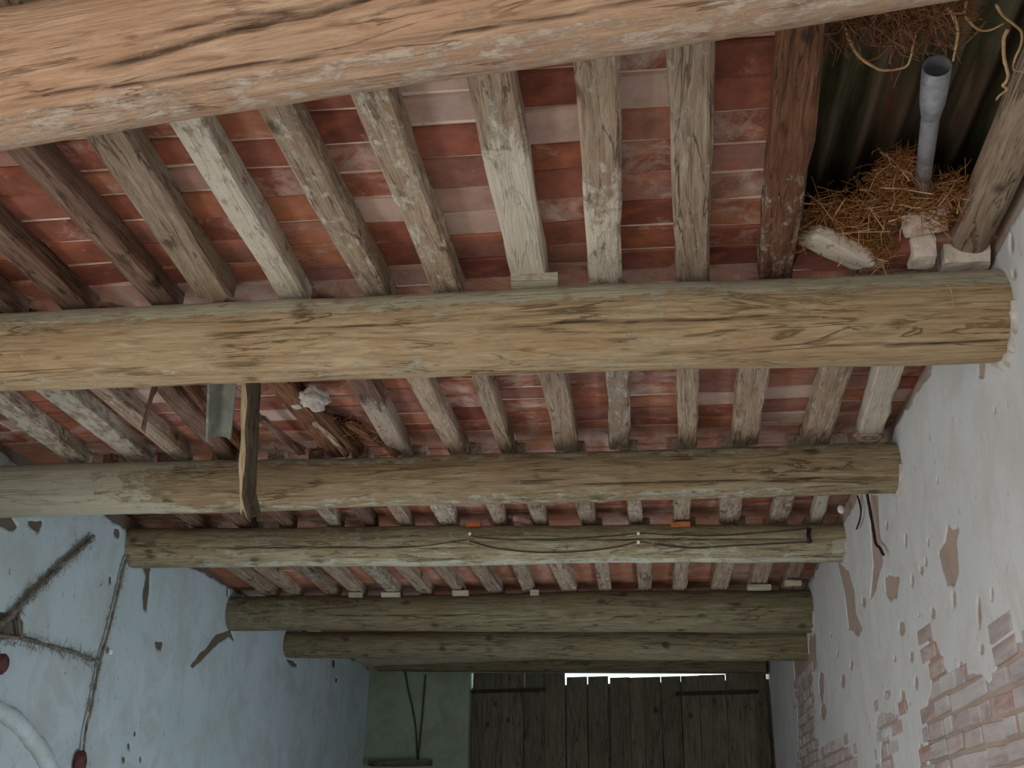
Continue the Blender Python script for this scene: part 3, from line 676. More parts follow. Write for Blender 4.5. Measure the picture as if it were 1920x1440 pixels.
mb = MB(); mb.box(XL - 0.001, XL + 0.006, 1.75, 3.2, 0, ZTOP); holed(mb, XL - 0.001, XL + 0.006, 3.2, YEND_L, 0, CZ - 0.2, WIN_L)
mb.build('plaster_coat', M['plaster_l'], wall_l)

# end wall (slightly skewed) in its own frame: local x runs from the left corner to the right corner, local y away from us
ELc, ERc = Vector((XL, YEND_L, 0)), Vector((XR, YEND_R, 0)); EW = (ERc - ELc).length; EM = frame(ELc, ERc); EMi = EM.inverted()
def onend(px, py, off=0.0):
    d = Vector(ray(px, py)); n = EM.to_3x3() @ Vector((0, 1, 0)); o = Vector((0, 0, CZ))
    t = ((ELc + n * off) - o).dot(n) / d.dot(n); return EMi @ (o + d * t)
dl = onend(880, 1300).x; dt = onend(1200, 1262).z; dr = EW + 0.0
mb = MB(); mb.box(-0.4, dl, 0, 0.35, 0, ZTOP + 0.05); dz = onend(1441, 1263).z - onend(882, 1261).z; dt = onend(882, 1261).z; dt2 = dt + dz * (EW + 0.3 - dl) / (onend(1441, 1263).x - dl)
mb.add([(dl, 0, dt), (EW + 0.3, 0, dt2), (EW + 0.3, 0.045, dt2), (dl, 0.045, dt), (dl, 0, ZTOP + 0.05), (EW + 0.3, 0, ZTOP + 0.05), (EW + 0.3, 0.045, ZTOP + 0.05), (dl, 0.045, ZTOP + 0.05)], boxvf(0, 1, 0, 1, 0, 1)[1])
wall_e = mb.build('wall_end', M['plaster_e'], None, EM); tag(wall_e, kind='structure')
# back wall with the wide entrance, floor, ground outside
mb = MB(); mb.box(XL - 0.4, -2.75, -3.0, -2.6, 0, ZTOP + 0.05); mb.box(0.75, XR + 0.4, -3.0, -2.6, 0, ZTOP + 0.05); mb.box(-2.75, 0.75, -3.0, -2.6, 2.45, ZTOP + 0.05)
wall_b = mb.build('wall_back', M['plaster_r']); tag(wall_b, kind='structure')
mb = MB(); mb.box(XL - 0.5, XR + 0.5, -3.2, YEND_L + 0.8, -0.2, 0.0); fl = mb.build('floor', M['floor']); tag(fl, kind='structure')
mb = MB(); mb.box(-30, 30, -40, 50, -0.4, -0.15); gr = mb.build('ground_outside', M['floor']); tag(gr, kind='structure')

# ------------------------------------------------------------------ plank doors in the end wall
def leaf(name, edges, tops, gaps, hinge):
    root = empty(name); root.matrix_world = EM; bpy.context.view_layer.update(); tag(root, kind='structure')
    for i in range(len(edges) - 1):
        a = onend(edges[i], 1350, 0.05).x; b = onend(edges[i + 1], 1350, 0.05).x; zt = onend((edges[i] + edges[i + 1]) / 2, tops[i], 0.05).z
        ga = gaps.get(edges[i], 0.002); gb = gaps.get(edges[i + 1], 0.002)
        off = random.uniform(0, 0.008)
        V, Fc = joist_mesh(zt - 0.03, (b - a) - (ga + gb) / 2, (b - a) - (ga + gb) / 2, 0.03, edges[i], n=6, rough=0.001, bev=0.004)
        mw = EM @ Matrix.Translation(((a + ga / 2 + b - gb / 2) / 2, 0.05 + off, 0.03)) @ Matrix(((0, 1, 0, 0), (0, 0, 1, 0), (1, 0, 0, 0), (0, 0, 0, 1)))
        obj('door_plank', V, Fc, M['door'], root, mw, False, [0.05] * len(V))
    a = onend(edges[0], 1350, 0.09).x; b = onend(edges[-1], 1350, 0.09).x; zt = onend(1100, 1283, 0.09).z
    MB().box(a - 0.06, b + 0.06, 0.092 + 0.03 * (hinge[0] > 1000), 0.115 + 0.03 * (hinge[0] > 1000), 0.03, zt).build('door_backing', M['door'], root, EM)
    x0 = onend(hinge[0], 1298, 0.03).x; x1 = onend(hinge[1], 1298, 0.03).x; zh = onend(hinge[0], hinge[2], 0.03).z
    h = MB().box(x0, x1, 0.030, 0.048, zh - 0.02, zh + 0.02).build('hinge_strap', M['iron'], root, EM); h['label'] = 'dark rusty iron strap hinge'
    return root
leaf('door_1', [882, 904, 940, 982, 1021, 1061, 1102, 1142], [1250, 1250, 1250, 1250, 1250, 1269, 1268], {882: 0.03, 982: 0.012, 1061: 0.018, 1102: 0.014, 1142: 0.016}, (884, 1022, 1297))
leaf('door_2', [1144, 1182, 1208, 1241, 1279, 1313, 1364, 1418, 1441], [1270, 1270, 1269, 1268, 1267, 1265, 1250, 1250], {1144: 0.016, 1241: 0.008, 1279: 0.008}, (1266, 1422, 1301))

# ------------------------------------------------------------------ the hole in the ceiling: sheet, pipe, straw, bricks, roots
def sheet():
    x0, x1, y0, y1 = 0.3, XR + 0.35, 0.7, 4.1; n = 150; V = []; zs = zbr(3) + JOINT + SLAB + 0.03
    for (yy, dz) in ((y0, 0.0), (y1, 0.0)):
        for t in (0, 0.006):
            for i in range(n + 1):
                x = lerp(x0, x1, i / n); V.append((x, yy, zs + 0.024 * math.sin(2 * math.pi * x / 0.105) + t))
    m = n + 1; Fc = []
    for i in range(n):
        Fc += [(i, 2 * m + i, 2 * m + i + 1, i + 1), (m + i, m + i + 1, 3 * m + i + 1, 3 * m + i), (i, i + 1, m + i + 1, m + i), (2 * m + i, 3 * m + i, 3 * m + i + 1, 2 * m + i + 1)]
    Fc += [(0, m, 3 * m, 2 * m), (n, 2 * m + n, 3 * m + n, m + n)]
    o = obj('corrugated_sheet', V, Fc, M['sheet'], None, None, True)
    tag(o, 'dark stained corrugated roofing sheet seen through the hole in the ceiling', 'roof sheet')
sheet()
# zinc pipe lying over the hole
def lathe_between(name, p0, p1, prof, mat, sides=28, parent=None):
    mw = frame(p0, p1); Lg = (p1 - p0).length; V = []; Fc = []
    for (t, r) in prof:
        for k in range(sides):
            a = 2 * math.pi * k / sides; V.append((t * Lg, r * math.cos(a), r * math.sin(a)))
    for i in range(len(prof) - 1):
        for k in range(sides): k2 = (k + 1) % sides; Fc.append((i * sides + k, i * sides + k2, (i + 1) * sides + k2, (i + 1) * sides + k))
    return obj(name, V, Fc, mat, parent, mw, True)
za = zbr(3) + 0.09
q0, q1 = onz(1757, 124, za + 0.02), onz(1728, 352, za - 0.03)
pipe = empty('zinc_pipe', q1); tag(pipe, 'grey zinc downpipe with a flared open end in the ceiling hole', 'pipe')
lathe_between('flared_end', q0, q1, [(0.0, 0.037), (0.0, 0.040), (0.10, 0.040), (0.26, 0.037), (0.37, 0.028), (0.37, 0.0255), (0.26, 0.034), (0.10, 0.037), (0.0, 0.037)], M['zinc'], 32, pipe)
lathe_between('pipe_body', q0, q1, [(0.35, 0.027), (1.1, 0.0250), (1.1, 0.0225), (0.35, 0.0245), (0.35, 0.027)], M['zinc_rust'], 32, pipe)

def rough_brick(name, mat, size, mw, seed, label, cat='brick', amp=0.008, group=None, sub=3):
    bm = bmesh.new(); bmesh.ops.create_cube(bm, size=1); bmesh.ops.subdivide_edges(bm, edges=bm.edges[:], cuts=sub, use_grid_fill=True)
    for v in bm.verts:
        c = Vector((v.co.x * size[0], v.co.y * size[1], v.co.z * size[2]))
        n = (abs(v.co.x) > .49) + (abs(v.co.y) > .49) + (abs(v.co.z) > .49)
        if n >= 2: c *= 0.965 if n == 2 else 0.93
        q = c * 22 + Vector((seed * 3.3, seed, 0)); v.co = c + Vector((mn.noise(q), mn.noise(q + Vector((9, 0, 0))), mn.noise(q + Vector((0, 9, 0))))) * amp
    me = bpy.data.meshes.new(name); bm.to_mesh(me); bm.free()
    o = obj_me(name, me, mat, None, mw, False); tag(o, label, cat, group); return o
def rotm(loc, ex=0, ey=0, ez=0):
    return Matrix.Translation(loc) @ Matrix.Rotation(math.radians(ez), 4, 'Z') @ Matrix.Rotation(math.radians(ey), 4, 'Y') @ Matrix.Rotation(math.radians(ex), 4, 'X')
zt = zj(3.6)
gb = 'loose bricks around the ceiling hole'
def barbrick(name, mat, a, b, w, h, seed, label, roll=0.0, amp=0.006):
    mw = frame(a, b) @ Matrix.Translation(((b - a).length / 2, 0, 0)) @ Matrix.Rotation(math.radians(roll), 4, 'X')
    return rough_brick(name, mat, ((b - a).length, w, h), mw, seed, label, group=gb, amp=amp)
barbrick('brick', M['brick_white'], onz(1512, 436, zt + 0.065), onz(1622, 490, zt + 0.035), 0.11, 0.055, 1, 'white-limed brick tipped over the edge of the ceiling hole', 18)
barbrick('brick', M['brick_white'], onz(1762, 488, zt + 0.045), onz(1852, 484, zt + 0.045), 0.10, 0.075, 2, 'white block of brick packed under the round pole')
barbrick('brick', M['brick_white'], onz(1704, 472, zt + 0.05), onz(1750, 470, zt + 0.05), 0.10, 0.095, 3, 'stubby whitish brick end left of the round pole')
barbrick('brick', M['brick_loose'], onz(1690, 418, zt + 0.11), onz(1775, 400, zt + 0.115), 0.12, 0.05, 4, 'half-limed orange brick lying beside the straw and pole', -12)
barbrick('brick', M['brick'], onz(1488, 478, zt + 0.10), onz(1600, 480, zt + 0.10), 0.14, 0.05, 5, 'dull red brick behind the tipped white one')
barbrick('brick', M['brick'], onz(1645, 474, zt + 0.075), onz(1706, 466, zt + 0.075), 0.12, 0.09, 6, 'dark red brick left of the stubby whitish one')
rough_brick('rag_scrap', M['rag'], (0.055, 0.03, 0.085), rotm(onz(1647, 478, zt + 0.045), 10, 15, 20), 8, 'small grey scrap of rag beside the tipped white brick', 'rag', 0.014)

# straw nest
def strands(name, mat, n, sampler, lmin, lmax, rad, seed, parent=None, droop=0.3):
    r = random.Random(seed); V = []; Fc = []
    for _ in range(n):
        c, d = sampler(r); d = d.normalized(); Lg = r.uniform(lmin, lmax); rr = rad * r.uniform(0.6, 1.5)
        bend = Vector((r.gauss(0, 1), r.gauss(0, 1), r.gauss(-droop, 1))).normalized() * Lg * r.uniform(0.02, 0.22)
        pts = [c - d * Lg / 2, c + bend, c + d * Lg / 2]
        s = d.cross(Vector((r.gauss(0, 1), r.gauss(0, 1), r.gauss(0, 1)))).normalized(); u = d.cross(s); b = len(V)
        for i, q in enumerate(pts):
            k = (1.0, 1.0, 0.5)[i]
            for w in (0, 2.09, 4.19): V.append(q + (s * math.cos(w) + u * math.sin(w)) * rr * k)
        for i in range(2):
            for k in range(3): k2 = (k + 1) % 3; Fc.append((b + i * 3 + k, b + i * 3 + k2, b + i * 3 + 3 + k2, b + i * 3 + 3 + k))
    return obj(name, V, Fc, mat, parent)
nest = empty('straw_nest', onz(1640, 400, zt + 0.1)); tag(nest, 'heap of brown straw lying in the ceiling hole above the second log', 'nest')
ctl = [(1505, 425, .10, 34), (1545, 395, .115, 40), (1590, 395, .12, 46), (1630, 410, .105, 46), (1655, 375, .125, 42), (1668, 335, .145, 32), (1690, 300, .165, 16), (1700, 365, .13, 30), (1745, 360, .14, 28), (1785, 345, .145, 26), (1760, 395, .125, 24), (1620, 455, .075, 28), (1580, 430, .09, 30), (1648, 465, .06, 18)]
def nsamp(r):
    a = r.choice(ctl); c = onz(a[0], a[1], zt + a[2]); s = a[3] * 0.0011
    c = c + Vector((r.gauss(0, s), r.gauss(0, s * 1.2), r.gauss(-0.01, 0.020)))
    return c, Vector((r.gauss(0.5, 0.7), r.gauss(-0.35, 0.7), r.gauss(-0.15, 0.45)))
mbn = MB()
for a in ctl:
    c = onz(a[0], a[1], zt + a[2] + 0.02); s = a[3] * 0.00135
    bm = bmesh.new(); bmesh.ops.create_icosphere(bm, subdivisions=2, radius=1)
    vs = []
    for v in bm.verts:
        q = v.co * 2.3 + c * 7; k = 1 + 0.35 * mn.noise(q)
        vs.append(c + Vector((v.co.x * s * k, v.co.y * s * 1.2 * k, v.co.z * 0.028 * k)))
    mbn.add(vs, [tuple(v.index for v in f.verts) for f in bm.faces]); bm.free()
mbn.build('matted_base', M['straw_core'], nest)
tag(strands('straw', M['straw'], 2600, nsamp, 0.035, 0.13, 0.0013, 5, nest), kind='stuff')
def nsamp2(r):
    c, d = nsamp(r); return c - Vector((0, 0, 0.02)), d
tag(strands('long_straw', M['root'], 130, nsamp2, 0.06, 0.17, 0.0019, 6, nest), kind='stuff')

# matted roots hanging from behind the nearest log at the top right
hz = zt + 0.10
rootmat = empty('root_mat', onz(1660, 40, hz)); tag(rootmat, 'tangle of dry brown rootlets hanging from behind the nearest log', 'roots')
def rsamp(r):
    x = r.uniform(1545, 1790); c = onz(x, r.gauss(48, 26) - 0.02 * (x - 1545), hz + r.uniform(-0.06, 0.05))
    return c, Vector((r.gauss(0.1, 0.8), r.gauss(0.35, 0.4), r.gauss(-0.6, 0.4)))
tag(strands('rootlets', M['root_dark'], 330, rsamp, 0.04, 0.13, 0.0016, 8, rootmat), kind='stuff')
def rsamp3(r):
    x = r.uniform(1545, 1830); c = onz(x, r.gauss(28, 14) - 0.03 * (x - 1545), hz + r.uniform(-0.04, 0.06))
    return c, Vector((r.gauss(0.4, 0.9), r.gauss(0.1, 0.5), r.gauss(-0.2, 0.4)))
tag(strands('matted_rootlets', M['straw'], 230, rsamp3, 0.03, 0.10, 0.0013, 9, rootmat), kind='stuff')
gr_ = 'single roots hanging into the ceiling hole'
def root(pts, z, rad, mat, label):
    P = smoothline([onz(a, b, z + c) for a, b, c in pts], 5)
    V, Fc = tube(P, [rad * lerp(1.15, 0.6, i / len(P)) for i in range(len(P))], 7, 0.5, pts[0][0])
    o = obj('root', V, Fc, M[mat], None, None, True); tag(o, label, 'root', gr_)
root([(1578, 38, 0), (1592, 75, -.01), (1610, 105, -.02), (1638, 125, -.03), (1655, 131, -.03), (1680, 130, -.02), (1703, 120, -.01), (1712, 85, 0), (1718, 60, .02)], hz - 0.02, 0.0042, 'root', 'pale root hanging in a wide loop at the left of the hole')
root([(1776, 12, 0), (1790, 35, -.01), (1796, 60, -.02), (1792, 90, -.03), (1787, 114, -.03)], hz - 0.03, 0.0046, 'root', 'straight bright root ending beside the pipe mouth')
root([(1812, 2, 0), (1808, 25, 0), (1822, 45, 0), (1840, 57, 0), (1860, 55, 0), (1882, 44, 0)], hz - 0.02, 0.0036, 'root', 'pale root curving up to the right beyond the pipe mouth')
root([(1868, 8, 0), (1880, 28, 0), (1900, 45, 0), (1915, 60, 0), (1914, 85, -.01), (1903, 110, -.02), (1900, 130, -.02), (1918, 134, -.02), (1935, 138, -.02)], hz - 0.03, 0.0036, 'root', 'kinked root at the right picture edge beside the hanging jagged one')
root([(1890, 54, 0), (1882, 75, -.01), (1883, 110, -.02), (1890, 140, -.03), (1885, 155, -.03), (1880, 160, -.03), (1888, 168, -.03), (1875, 178, -.04), (1868, 187, -.04)], hz - 0.03, 0.0046, 'root', 'jagged pale root hanging against the round pole')
root([(1740, 22, 0), (1752, 45, -.01), (1757, 72, -.02), (1770, 95, -.03)], hz - 0.02, 0.0030, 'root_dark', 'thin brown root just left of the straight bright one')
root([(1698, 36, 0), (1708, 62, -.01), (1714, 82, -.02), (1712, 100, -.02), (1722, 109, -.02)], hz - 0.03, 0.0028, 'root_dark', 'thin brown root hanging at the middle of the tangle')
root([(1505, 52, 0), (1525, 55, -.01), (1548, 63, -.01), (1570, 60, 0), (1582, 45, 0)], hz - 0.06, 0.0034, 'root_dark', 'brown root lying along the underside of the nearest log')
root([(1850, 38, 0), (1830, 62, 0), (1812, 80, 0), (1800, 92, 0)], hz, 0.0026, 'root_dark', 'straight brown twig slanting behind the pale curved root')
root([(1672, 78, 0), (1670, 100, 0), (1669, 120, 0)], hz - 0.01, 0.0036, 'root_dark', 'short thick brown root inside the wide loop')
yb = beam_y(BB, 1.05) - 0.165
V, Fc = tube(smoothline([ony(a, b, yb) for a, b in ((1766, 526), (1774, 534), (1783, 544), (1786, 560), (1789, 578), (1795, 584), (1793, 570))], 4), 0.0016, 5)
tag(obj('straw_wisp', V, Fc, M['root'], None, None, True), 'single straw hanging on the second log near the right wall', 'straw')

# ------------------------------------------------------------------ broken timbers and debris between the second and third logs
zc = zj(4.5)
a = onz(478, 700, zj(4.0) + 0.04); b = ony(468, 968, 4.55 * 1.1)
Lg = (b - a).length
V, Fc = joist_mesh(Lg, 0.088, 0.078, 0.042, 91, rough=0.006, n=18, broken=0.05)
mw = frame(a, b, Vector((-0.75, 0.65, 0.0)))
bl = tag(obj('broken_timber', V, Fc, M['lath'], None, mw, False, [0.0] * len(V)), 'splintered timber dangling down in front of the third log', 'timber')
bl.data.materials.append(M['lit_edge'])
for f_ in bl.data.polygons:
    if f_.index < 18 * 12 and f_.index % 12 in (5, 6): f_.material_index = 1  # lit left edge put into the colour of these side faces
# half-round tile hanging down
a = onz(418, 700, zc + 0.0); b = ony(410, 826, 4.62)
mw = frame(a, b, Vector((0.45, -1, 0.3))); Lg = (b - a).length; V = []; Fc = []; ns_, nr_ = 10, 14
for s in (0, 1):
    for i in range(ns_ + 1):
        t = i / ns_
        for k in range(nr_ + 1):
            w = math.pi * (k / nr_); r = lerp(0.052, 0.046, t) + s * 0.012
            end = 0.02 * math.sin(w) * (t == 1)
            V.append((t * Lg + end, r * math.cos(w), -r * math.sin(w)))
m = (ns_ + 1) * (nr_ + 1)
for i in range(ns_):
    for k in range(nr_):
        q = i * (nr_ + 1) + k; Fc += [(q, q + 1, q + nr_ + 2, q + nr_ + 1), (m + q, m + q + nr_ + 1, m + q + nr_ + 2, m + q + 1)]
    for k in (0, nr_):
        q = i * (nr_ + 1) + k; Fc.append((q, q + nr_ + 1, m + q + nr_ + 1, m + q) if k == 0 else (q, m + q, m + q + nr_ + 1, q + nr_ + 1))
for i in (0, ns_):
    for k in range(nr_):
        q = i * (nr_ + 1) + k; Fc.append((q, m + q, m + q + 1, q + 1) if i == 0 else (q, q + 1, m + q + 1, m + q))
tag(obj('roof_tile', V, Fc, M['tile'], None, mw, True), 'grey half-round roof tile hanging beside the dangling timber', 'tile')
# rotten stumps and splinters
def timber(name, p, q, w0, w1, h, mat, seed, label, cat, broken=0.06, wash=0.05, upv=Vector((0, 0, 1)), group=None):
    V, Fc = joist_mesh((q - p).length, w0, w1, h, seed, rough=0.007, n=12, broken=broken)
    return tag(obj(name, V, Fc, M[mat], None, frame(p, q, upv), False, [wash] * len(V)), label, cat, group)
gd = 'broken timbers hanging between the second and third logs'
timber('broken_joist', onz(330, 712, zc + 0.03), onz(455, 848, zc + 0.03), 0.06, 0.05, 0.05, 'rotten', 3, 'dark splintered timber behind the hanging half-round tile', 'timber', group=gd)
timber('broken_joist', onz(535, 720, zc + 0.0), onz(665, 852, zc - 0.01), 0.055, 0.04, 0.05, 'rotten', 4, 'red-brown splintered timber running past the mortar lump', 'timber', 0.10, group=gd)
timber('broken_joist', onz(488, 790, zc - 0.01), onz(560, 850, zc + 0.01), 0.035, 0.03, 0.03, 'joist_dark', 5, 'short dark stick right of the dangling timber', 'timber', group=gd)
timber('broken_joist', onz(590, 800, zc - 0.02), onz(648, 852, zc + 0.0), 0.028, 0.018, 0.025, 'batten', 6, 'yellowish splinter below the mortar lump', 'timber', 0.08, group=gd)
timber('broken_joist', onz(655, 800, zc + 0.0), onz(740, 850, zc + 0.0), 0.04, 0.03, 0.03, 'rotten', 12, 'short rotten splinter left of the white-ended dark joist', 'timber', 0.08, group=gd)
timber('hanging_lath', onz(294, 712, zc), ony(268, 806, 4.35), 0.022, 0.014, 0.012, 'joist_dark', 7, 'thin grey lath hanging at the left above the third log', 'lath', 0.02, 0.3)
def lump(name, c, s, mat, seed, label, cat, amp=0.35, parent=None):
    bm = bmesh.new(); bmesh.ops.create_icosphere(bm, subdivisions=4, radius=1)
    for v in bm.verts:
        q = v.co * 1.6 + Vector((seed, 0, 0)); k = 1 + amp * mn.noise(q) + amp * 0.5 * mn.noise(q * 3.1) + amp * 0.2 * mn.noise(q * 8)
        v.co = Vector((v.co.x * s[0], v.co.y * s[1], v.co.z * s[2])) * k
    me = bpy.data.meshes.new(name); bm.to_mesh(me); bm.free()
    o = obj_me(name, me, mat, parent, Matrix.Translation(c), True)
    if label: tag(o, label, cat)
    return o
lump('mortar_lump', onz(590, 748, zc - 0.01), (0.055, 0.10, 0.05), M['mortar_lump'], 4, 'crumbling white lump of mortar hanging among rotten joists', 'mortar')
lump('mortar_lump', onz(560, 752, zc + 0.035), (0.07, 0.07, 0.03), M['mortar_lump'], 8, 'pinkish mortar smear left of the crumbling white lump', 'mortar')
lump('dark_hole_lump', onz(640, 805, zc + 0.055), (0.10, 0.13, 0.035), M['straw_core'], 12, 'dark lump standing in for a dark ceiling hole behind the splinters', 'dark hole')  # dark lump put where the ceiling shows only a dark hole
def dsamp(r):
    c = onz(r.uniform(585, 740), r.gauss(815, 22), zc + r.uniform(-0.01, 0.05)); return c, Vector((r.gauss(0.6, 0.5), r.gauss(-0.6, 0.4), r.gauss(-0.1, 0.3)))
fr = strands('splinter_litter', M['straw'], 160, dsamp, 0.03, 0.10, 0.0016, 31); tag(fr, 'litter of straw and splinters caught among rotten joists', 'litter', None, 'stuff')

# ------------------------------------------------------------------ wedges and chips on the logs
gw = 'wooden wedges on the logs'
def wedge(px0, px1, py, b, h, label, y=None, d=0.09, mat='batten', tilt=0.0):
    zt_ = zj(beam_y(b, 0.0)) - h - 0.001
    P0 = onz(px0, py, zt_ + h / 2); P1 = onz(px1, py, zt_ + h / 2); P0.z = zt_; P1.z = zt_ + tilt
    V, Fc = joist_mesh((P1 - P0).length, d, d * 0.95, h, px0, n=4, rough=0.001, bev=0.003)
    return tag(obj('wooden_wedge', V, Fc, M[mat], None, frame(P0, P1) @ Matrix.Translation((0, d * 0.4, 0)), False, [0.7] * len(V)), label, 'wedge', gw)
wedge(958, 1046, 521, BB, 0.028, 'pale wooden wedge under a limewashed joist on the second log', y=beam_y(BB, -0.3) - 0.075, tilt=0.006)
WL = [('leftmost small wedge on the dark fifth log', 654, 679, 1115), ('small wedge on the fifth log, second from the left', 715, 750, 1115), ('small pale wedge on the fifth log, third from the left', 848, 878, 1111),
      ('small wedge on the fifth log, fourth from the left', 994, 1010, 1110), ('long flat wedge on the fifth log near the right wall', 1402, 1446, 1100), ('rightmost wedge on the fifth log', 1473, 1503, 1092)]
for lb, a_, b_, py in WL: wedge(a_, b_, py, BE, 0.035, lb, y=beam_y(BE, interp(a_, [540, 1500], [XL, XR])) - 0.085, d=0.07)
wedge(1180, 1210, 989, BD, 0.02, 'small grey wedge under a joist on the fourth log', y=beam_y(BD, -0.1) - 0.08, d=0.06)
gch = 'chips lying on the fourth log'
rough_brick('brick_chip', M['brick_orange'], (0.10, 0.07, 0.035), rotm(ony(888, 984, beam_y(BD, -1) - 0.07), 0, 0, 8), 21, 'orange brick chip on the fourth log near the middle', 'brick chip', 0.008, gch)
rough_brick('brick_chip', M['brick_orange'], (0.125, 0.07, 0.035), rotm(ony(1276, 985, beam_y(BD, 0.2) - 0.07), 0, 0, -4), 22, 'orange brick chip on the fourth log toward the right', 'brick chip', 0.008, gch)
rough_brick('brick_chip', M['brick_white'], (0.12, 0.06, 0.03), rotm(ony(980, 977, beam_y(BD, -0.7) - 0.05), 0, 14, 0), 23, 'white mortar chip leaning on the fourth log', 'brick chip', 0.008, gch)
# stump end of the white joist at the right wall
lump('wood_stub', onz(1628, 818, zj(5.4) + 0.0), (0.07, 0.05, 0.035), M['joist'], 33, 'rounded wood stub under the white joist by the right wall', 'stub', 0.15)

# ------------------------------------------------------------------ cables on the fourth log, rods and cables on the walls
def cable(name, P, rad, mat, label, cat='cable', group=None, lump_=0.25, sides=7, n=6):
    V, Fc = tube(smoothline(P, n), rad, sides, lump_, len(label))
    return tag(obj(name, V, Fc, M[mat], None, None, True), label, cat, group)
def onD(px, py, off=0.0):
    """on the front face of the fourth log"""
    d = Vector(ray(px, py)); o = Vector((0, 0, CZ)); best = None
    a = BD[0]; ax = (BD[1] - BD[0]).normalized(); n = d.cross(ax).normalized()
    # advance until at radius from the axis
    t = 0.7 * ((a.y) / d.y)
    for _ in range(400):
        p_ = o + d * t; w = p_ - a; dist = (w - ax * w.dot(ax)).length; s = w.dot(ax) / (BD[1] - BD[0]).length
        r = lerp(0.135, 0.118, s) * 1.03 + off
        if dist <= r: break
        t += max((dist - r) * 0.5, 0.0008) / d.length
    return o + d * t
gc = 'cables along the fourth log'
cable('cable', [onD(x, y, 0.004) for x, y in ((878, 1003), (900, 1008), (960, 1012), (1030, 1011), (1100, 1008), (1160, 1004), (1196, 1000), (1260, 1003), (1350, 1004), (1450, 997), (1518, 990))], 0.004, 'cable', 'upper black cable strung along the fourth log', group=gc)
cable('cable', [onD(x, y, 0.004) for x, y in ((880, 1014), (920, 1026), (980, 1034), (1040, 1036), (1110, 1032), (1165, 1024), (1198, 1016), (1240, 1022), (1300, 1027), (1400, 1022), (1520, 1016))], 0.0045, 'cable', 'lower black cable sagging along the fourth log', group=gc)
cable('cable', [onD(x, y, 0.004) for x, y in ((440, 1030), (520, 1022), (600, 1026), (680, 1027), (780, 1025), (876, 1012))], 0.003, 'cable', 'thin cable on the left half of the fourth log', group=gc)
gi = 'white insulators holding the cables'
for lb, x, y in (('white insulator on the fourth log left of the sagging cable', 881, 1001), ('upper white insulator on the fourth log near its middle', 1197, 1000), ('lower white insulator on the fourth log near its middle', 1197, 1016)):
    c = onD(x, y, 0.006); o = lump('insulator', c, (0.011, 0.011, 0.013), M['porcelain'], x, lb, 'insulator', 0.05); o['group'] = gi
V, Fc = tube([onD(1518, 972, 0.006), onD(1517, 990, 0.008), onD(1515, 1003, 0.008), onD(1519, 1018, 0.008)], 0.013, 6, 0.3, 2)
tag(obj('iron_strap', V, Fc, M['iron'], None, None, True), 'dark strap over the fourth log near its right end', 'strap')
# right wall: iron rod with a hooked foot, glass insulator
cable('iron_rod', [onx(x, y, XR - 0.035) for x, y in ((1624, 915), (1630, 950), (1637, 990), (1642, 1018), (1650, 1028), (1656, 1040))], 0.008, 'iron', 'black iron rod with a hooked foot on the right wall', 'rod', sides=8)
cable('iron_rod', [onx(x, y, XR - 0.03) for x, y in ((1608, 930), (1614, 955), (1612, 975), (1606, 992))], 0.005, 'iron', 'short bent wire near the right end of the fourth log', 'wire', sides=6)
c = onx(1577, 955, XR - 0.06); lump('glass_insulator', c, (0.022, 0.022, 0.028), M['porcelain'], 6, 'shiny little insulator above the right end of the fourth log', 'insulator', 0.05)
# left wall cables with cobwebs
def onL(px, py, o=0.03): return onx(px, py, XL + o)
gcl = 'cobwebbed cables on the left wall'
cable('cable', [onL(*q) for q in ((175, 1005), (165, 1016), (150, 1030), (118, 1055), (108, 1068), (85, 1090), (60, 1112), (40, 1135), (15, 1160), (-15, 1180))], 0.014, 'dustcable', 'thick cobwebbed cable slanting down the left wall', group=gcl, lump_=1.1, n=5)
cable('cable', [onL(*q) for q in ((-20, 1190), (20, 1194), (60, 1201), (95, 1212), (130, 1220), (165, 1234), (185, 1240))], 0.010, 'dustcable', 'dusty cable running sideways across the left wall', group=gcl, lump_=1.1, n=5)
cable('cable', [onL(*q) for q in ((246, 1030), (235, 1055), (228, 1080), (222, 1110), (212, 1150), (202, 1190), (188, 1238), (180, 1280), (170, 1330), (160, 1375), (157, 1405), (150, 1440), (146, 1470))], 0.008, 'dustcable', 'long cable hanging straight down the left wall from the fourth log', group=gcl, lump_=0.9, n=5)
cable('cable', [onL(*q) for q in ((40, 1135), (35, 1160), (38, 1185), (42, 1200))], 0.009, 'dustcable', 'short cobweb strand joining two cables on the left wall', group=gcl, lump_=1.1, n=5)
def cobweb(cab, pts, n, seed):
    P_ = smoothline([onL(*q) for q in pts], 8)
    def sm(r):
        c = r.choice(P_) + Vector((r.uniform(-0.02, 0.01), r.gauss(0, 0.022), r.gauss(-0.01, 0.022)))
        return c, Vector((r.gauss(0, 0.25), r.gauss(0, 1), r.gauss(0, 1)))
    tag(strands('cobweb', M['dustcable'], n, sm, 0.02, 0.07, 0.0011, seed, cab), kind='stuff')
CB = [o for o in COL.objects if o.get('group') == gcl]
cobweb(CB[0], ((175, 1005), (118, 1055), (60, 1112), (15, 1160)), 420, 1)
cobweb(CB[1], ((-10, 1191), (60, 1201), (130, 1220), (185, 1240)), 260, 2)
cobweb(CB[2], ((246, 1030), (222, 1110), (188, 1238), (170, 1330)), 200, 3)
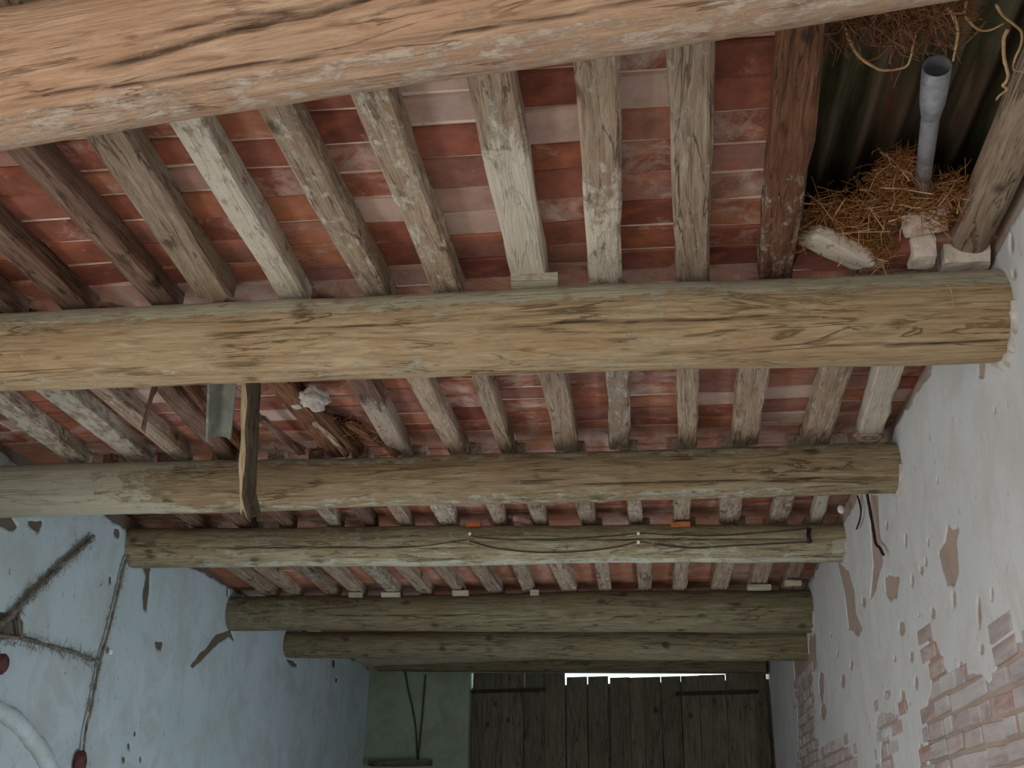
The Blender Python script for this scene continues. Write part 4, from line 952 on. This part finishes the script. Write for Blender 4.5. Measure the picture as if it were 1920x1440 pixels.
lump('junction_box', onL(150, 1430, 0.03), (0.035, 0.055, 0.07), M['redbrown'], 3, 'small dark red junction box on the left wall cable', 'junction box', 0.12)
lump('round_insulator', onL(4, 1245, 0.03), (0.03, 0.045, 0.055), M['redbrown'], 5, 'dark round knob on the left wall at the picture edge', 'knob', 0.1)
lump('insulator', onL(208, 1222, 0.03), (0.012, 0.02, 0.022), M['porcelain'], 9, 'tiny white insulator on the left wall beside the cable', 'insulator', 0.05)
# plaster arch at the lower left
P = [onL(*q, 0.02) for q in ((-60, 1322), (-20, 1325), (10, 1338), (35, 1358), (58, 1385), (78, 1412), (95, 1445), (108, 1480))]
V, Fc = tube(smoothline(P, 5), 0.05, 10, 0.2, 3)
tr = obj('trim_1', V, Fc, M['plaster_l'], None, None, True); tag(tr, kind='structure')

# end wall: two cables meeting, ledge
def onE(px, py, off=-0.02): return EM @ onend(px, py, off)
gce = 'cables on the end wall'
cable('cable', [onE(*q) for q in ((752, 1243), (760, 1262), (765, 1290), (774, 1330), (780, 1370), (783, 1425))], 0.010, 'cable', 'black cable slanting down the end wall left of the door', group=gce)
cable('cable', [onE(*q) for q in ((798, 1266), (795, 1300), (792, 1340), (788, 1380), (784, 1425))], 0.010, 'cable', 'straight black cable on the end wall nearest the door', group=gce)
l0 = onend(700, 1255, -0.2); l1 = onend(1436, 1259, -0.2); lh = onend(1100, 1233, -0.2).z - onend(1100, 1257, -0.2).z
V, Fc = joist_mesh((l1 - l0).length, 0.2, 0.2, lh, 5.5, n=20, rough=0.006, bev=0.02)
tag(obj('door_lintel', V, Fc, M['log_far'], None, EM @ Matrix.Translation((0, 0.1, 0)) @ frame(Vector(l0), Vector(l1)), False, [0.1] * len(V)), 'dark squared lintel timber above the plank doors', 'lintel')
x0, x1 = onend(694, 1428, -0.08).x, onend(806, 1428, -0.08).x; z0, z1 = onend(740, 1436, -0.08).z, onend(740, 1425, -0.08).z
sh = MB().box(x0, x1, -0.14, 0.0, z0, z1).build('wall_shelf', M['door'], None, EM); tag(sh, 'dark wooden shelf at the foot of the cables on the end wall', 'shelf')
